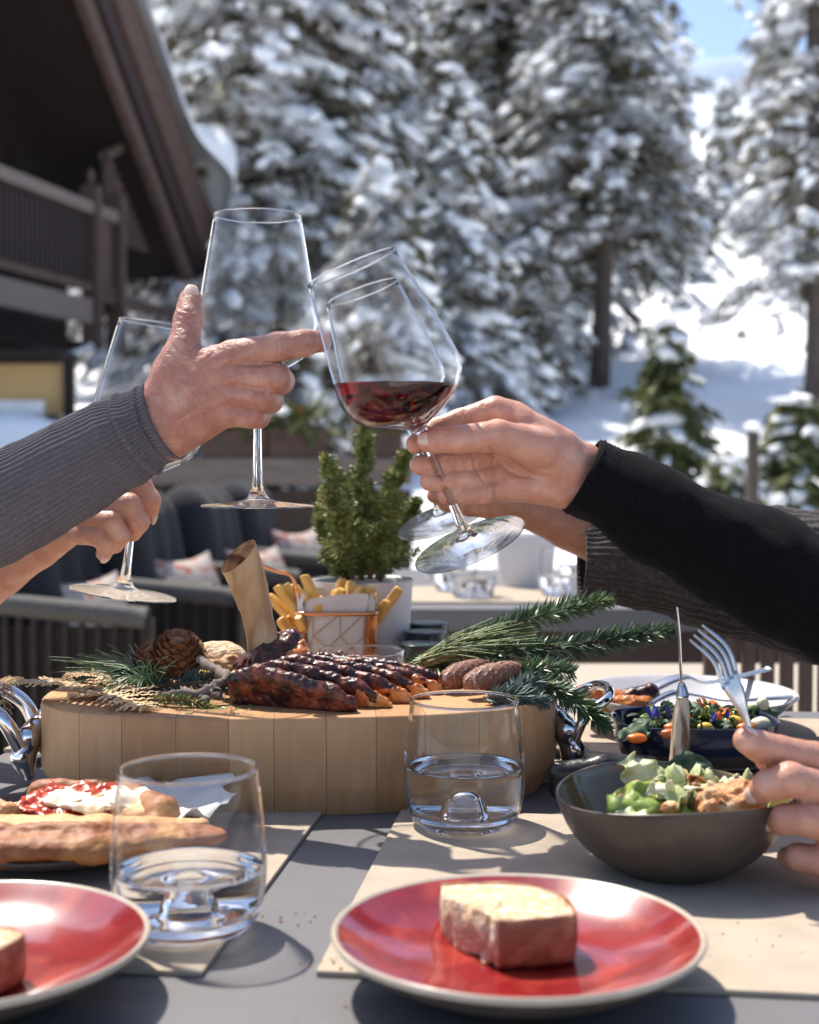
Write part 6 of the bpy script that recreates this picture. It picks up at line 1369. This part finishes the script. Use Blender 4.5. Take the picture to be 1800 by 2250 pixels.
he = hand(pe, prims, [(e1_, [.0115, .0108, .0100, .0094, .0080]), (e2_, [.0115, .0108, .0102, .0094, .0080]), (e3_, [.0110, .0104, .0098, .0090, .0078]), (e4_, [.0102, .0096, .0090, .0084, .0072]), (et_, [.0145, .0120, .0105, .0088])], 'skin_w', h=.0016, amp=.0003)
nail(he, e1_[4], e1_[3], (-.2, -.3, .9), .0080); nail(he, e2_[4], e2_[3], (-.5, -.8, .1), .0080); nail(he, e3_[4], e3_[3], (-.5, -.8, .2), .0078)
fk = thing('dinner_fork', 'steel fork raised over the salad by the hand at the right', 'fork', Q(1665, 1665, .862))
ax0 = [Q(1790, 1745, .868), Q(1700, 1690, .866), Q(1655, 1625, .864), Q(1640, 1580, .862), Q(1622, 1530, .858), Q(1600, 1490, .856)]
path = spline(ax0, 30); wd = np.interp(np.linspace(0, 1, 30), [0, .25, .5, .62, .78, .92, 1], [.0055, .0042, .0030, .0035, .0080, .0098, .0100]); tn = np.gradient(path, axis=0); tn /= np.linalg.norm(tn, axis=1, keepdims=True)
fw = A([.62, .62, .28]); V = []
for p, w_, t_ in zip(path, wd, tn):
    s_ = fw - t_ * (fw @ t_); s_ /= np.linalg.norm(s_); n_ = np.cross(s_, t_); V += [p - s_ * w_ + n_ * .0004, p - s_ * w_ * .5 - n_ * .0011, p + s_ * w_ * .5 - n_ * .0011, p + s_ * w_ + n_ * .0004, p + s_ * w_ * .5 + n_ * .0008, p - s_ * w_ * .5 + n_ * .0008]
F = [[q * 6 + a, q * 6 + (a + 1) % 6, q * 6 + 6 + (a + 1) % 6, q * 6 + 6 + a] for q in range(29) for a in range(6)] + [[5, 4, 3, 2, 1, 0], [29 * 6 + a for a in range(6)]]
ob('handle', (A(V), F), M['steel'], fk)
s_ = fw - tn[-1] * (fw @ tn[-1]); s_ /= np.linalg.norm(s_)
for k in range(4):
    o_ = (k - 1.5) * .0058; b = path[-1] + s_ * o_; e = Q(1530, 1390, .868) + s_ * o_ * .95; md = (b + e) / 2 + A([.0045, -.002, .001])
    ob('tine', tube(spline([b - tn[-1] * .003, md, e], 14), np.r_[np.full(9, .0016), np.linspace(.0015, .0007, 5)], 8, flat=.8), M['steel'], fk)

r_ = np.random.default_rng(9); hv = np.zeros(len(hm.data.vertices) * 3, np.float32); hm.data.vertices.foreach_get('co', hv); hv = hv.reshape(-1, 3).astype(float) + ORG[hm.name]; hn = np.zeros_like(hv, dtype=np.float32).ravel(); hm.data.vertices.foreach_get('normal', hn); hn = hn.reshape(-1, 3)
sel_ = np.where((hv[:, 0] > Q(335, 0, 1.09)[0]) & (hv[:, 0] < Q(470, 0, 1.09)[0]) & (hn[:, 1] < .2))[0]; kk_ = r_.choice(sel_, 420); pp_ = hv[kk_]; dd_ = hn[kk_] * .35 + A([.5, 0, .35]) + r_.normal(0, .35, (420, 3)); dd_ *= (.0050 * (.4 + r_.random(420)))[:, None]; ss_ = np.cross(dd_, [0, 1., 0]); ss_ *= (.00006 / (np.linalg.norm(ss_, axis=1) + 1e-9))[:, None]
M['armhair'] = mat('fine_arm_hair', (.30, .20, .13), rough=.6)
ob('hair', (np.stack([pp_ - ss_, pp_ + ss_, pp_ + dd_], 1).reshape(-1, 3), np.arange(1260).reshape(-1, 3)), M['armhair'], hm, smooth=False, kind='stuff')
fuzz(pa, sl1, 9000, .0010, 'fuzz_grey', 1); fuzz(pb_, sl2, 26000, .0022, 'fuzz_black', 2); fuzz(pd_, sl3, 22000, .0024, 'fuzz_brown', 3)
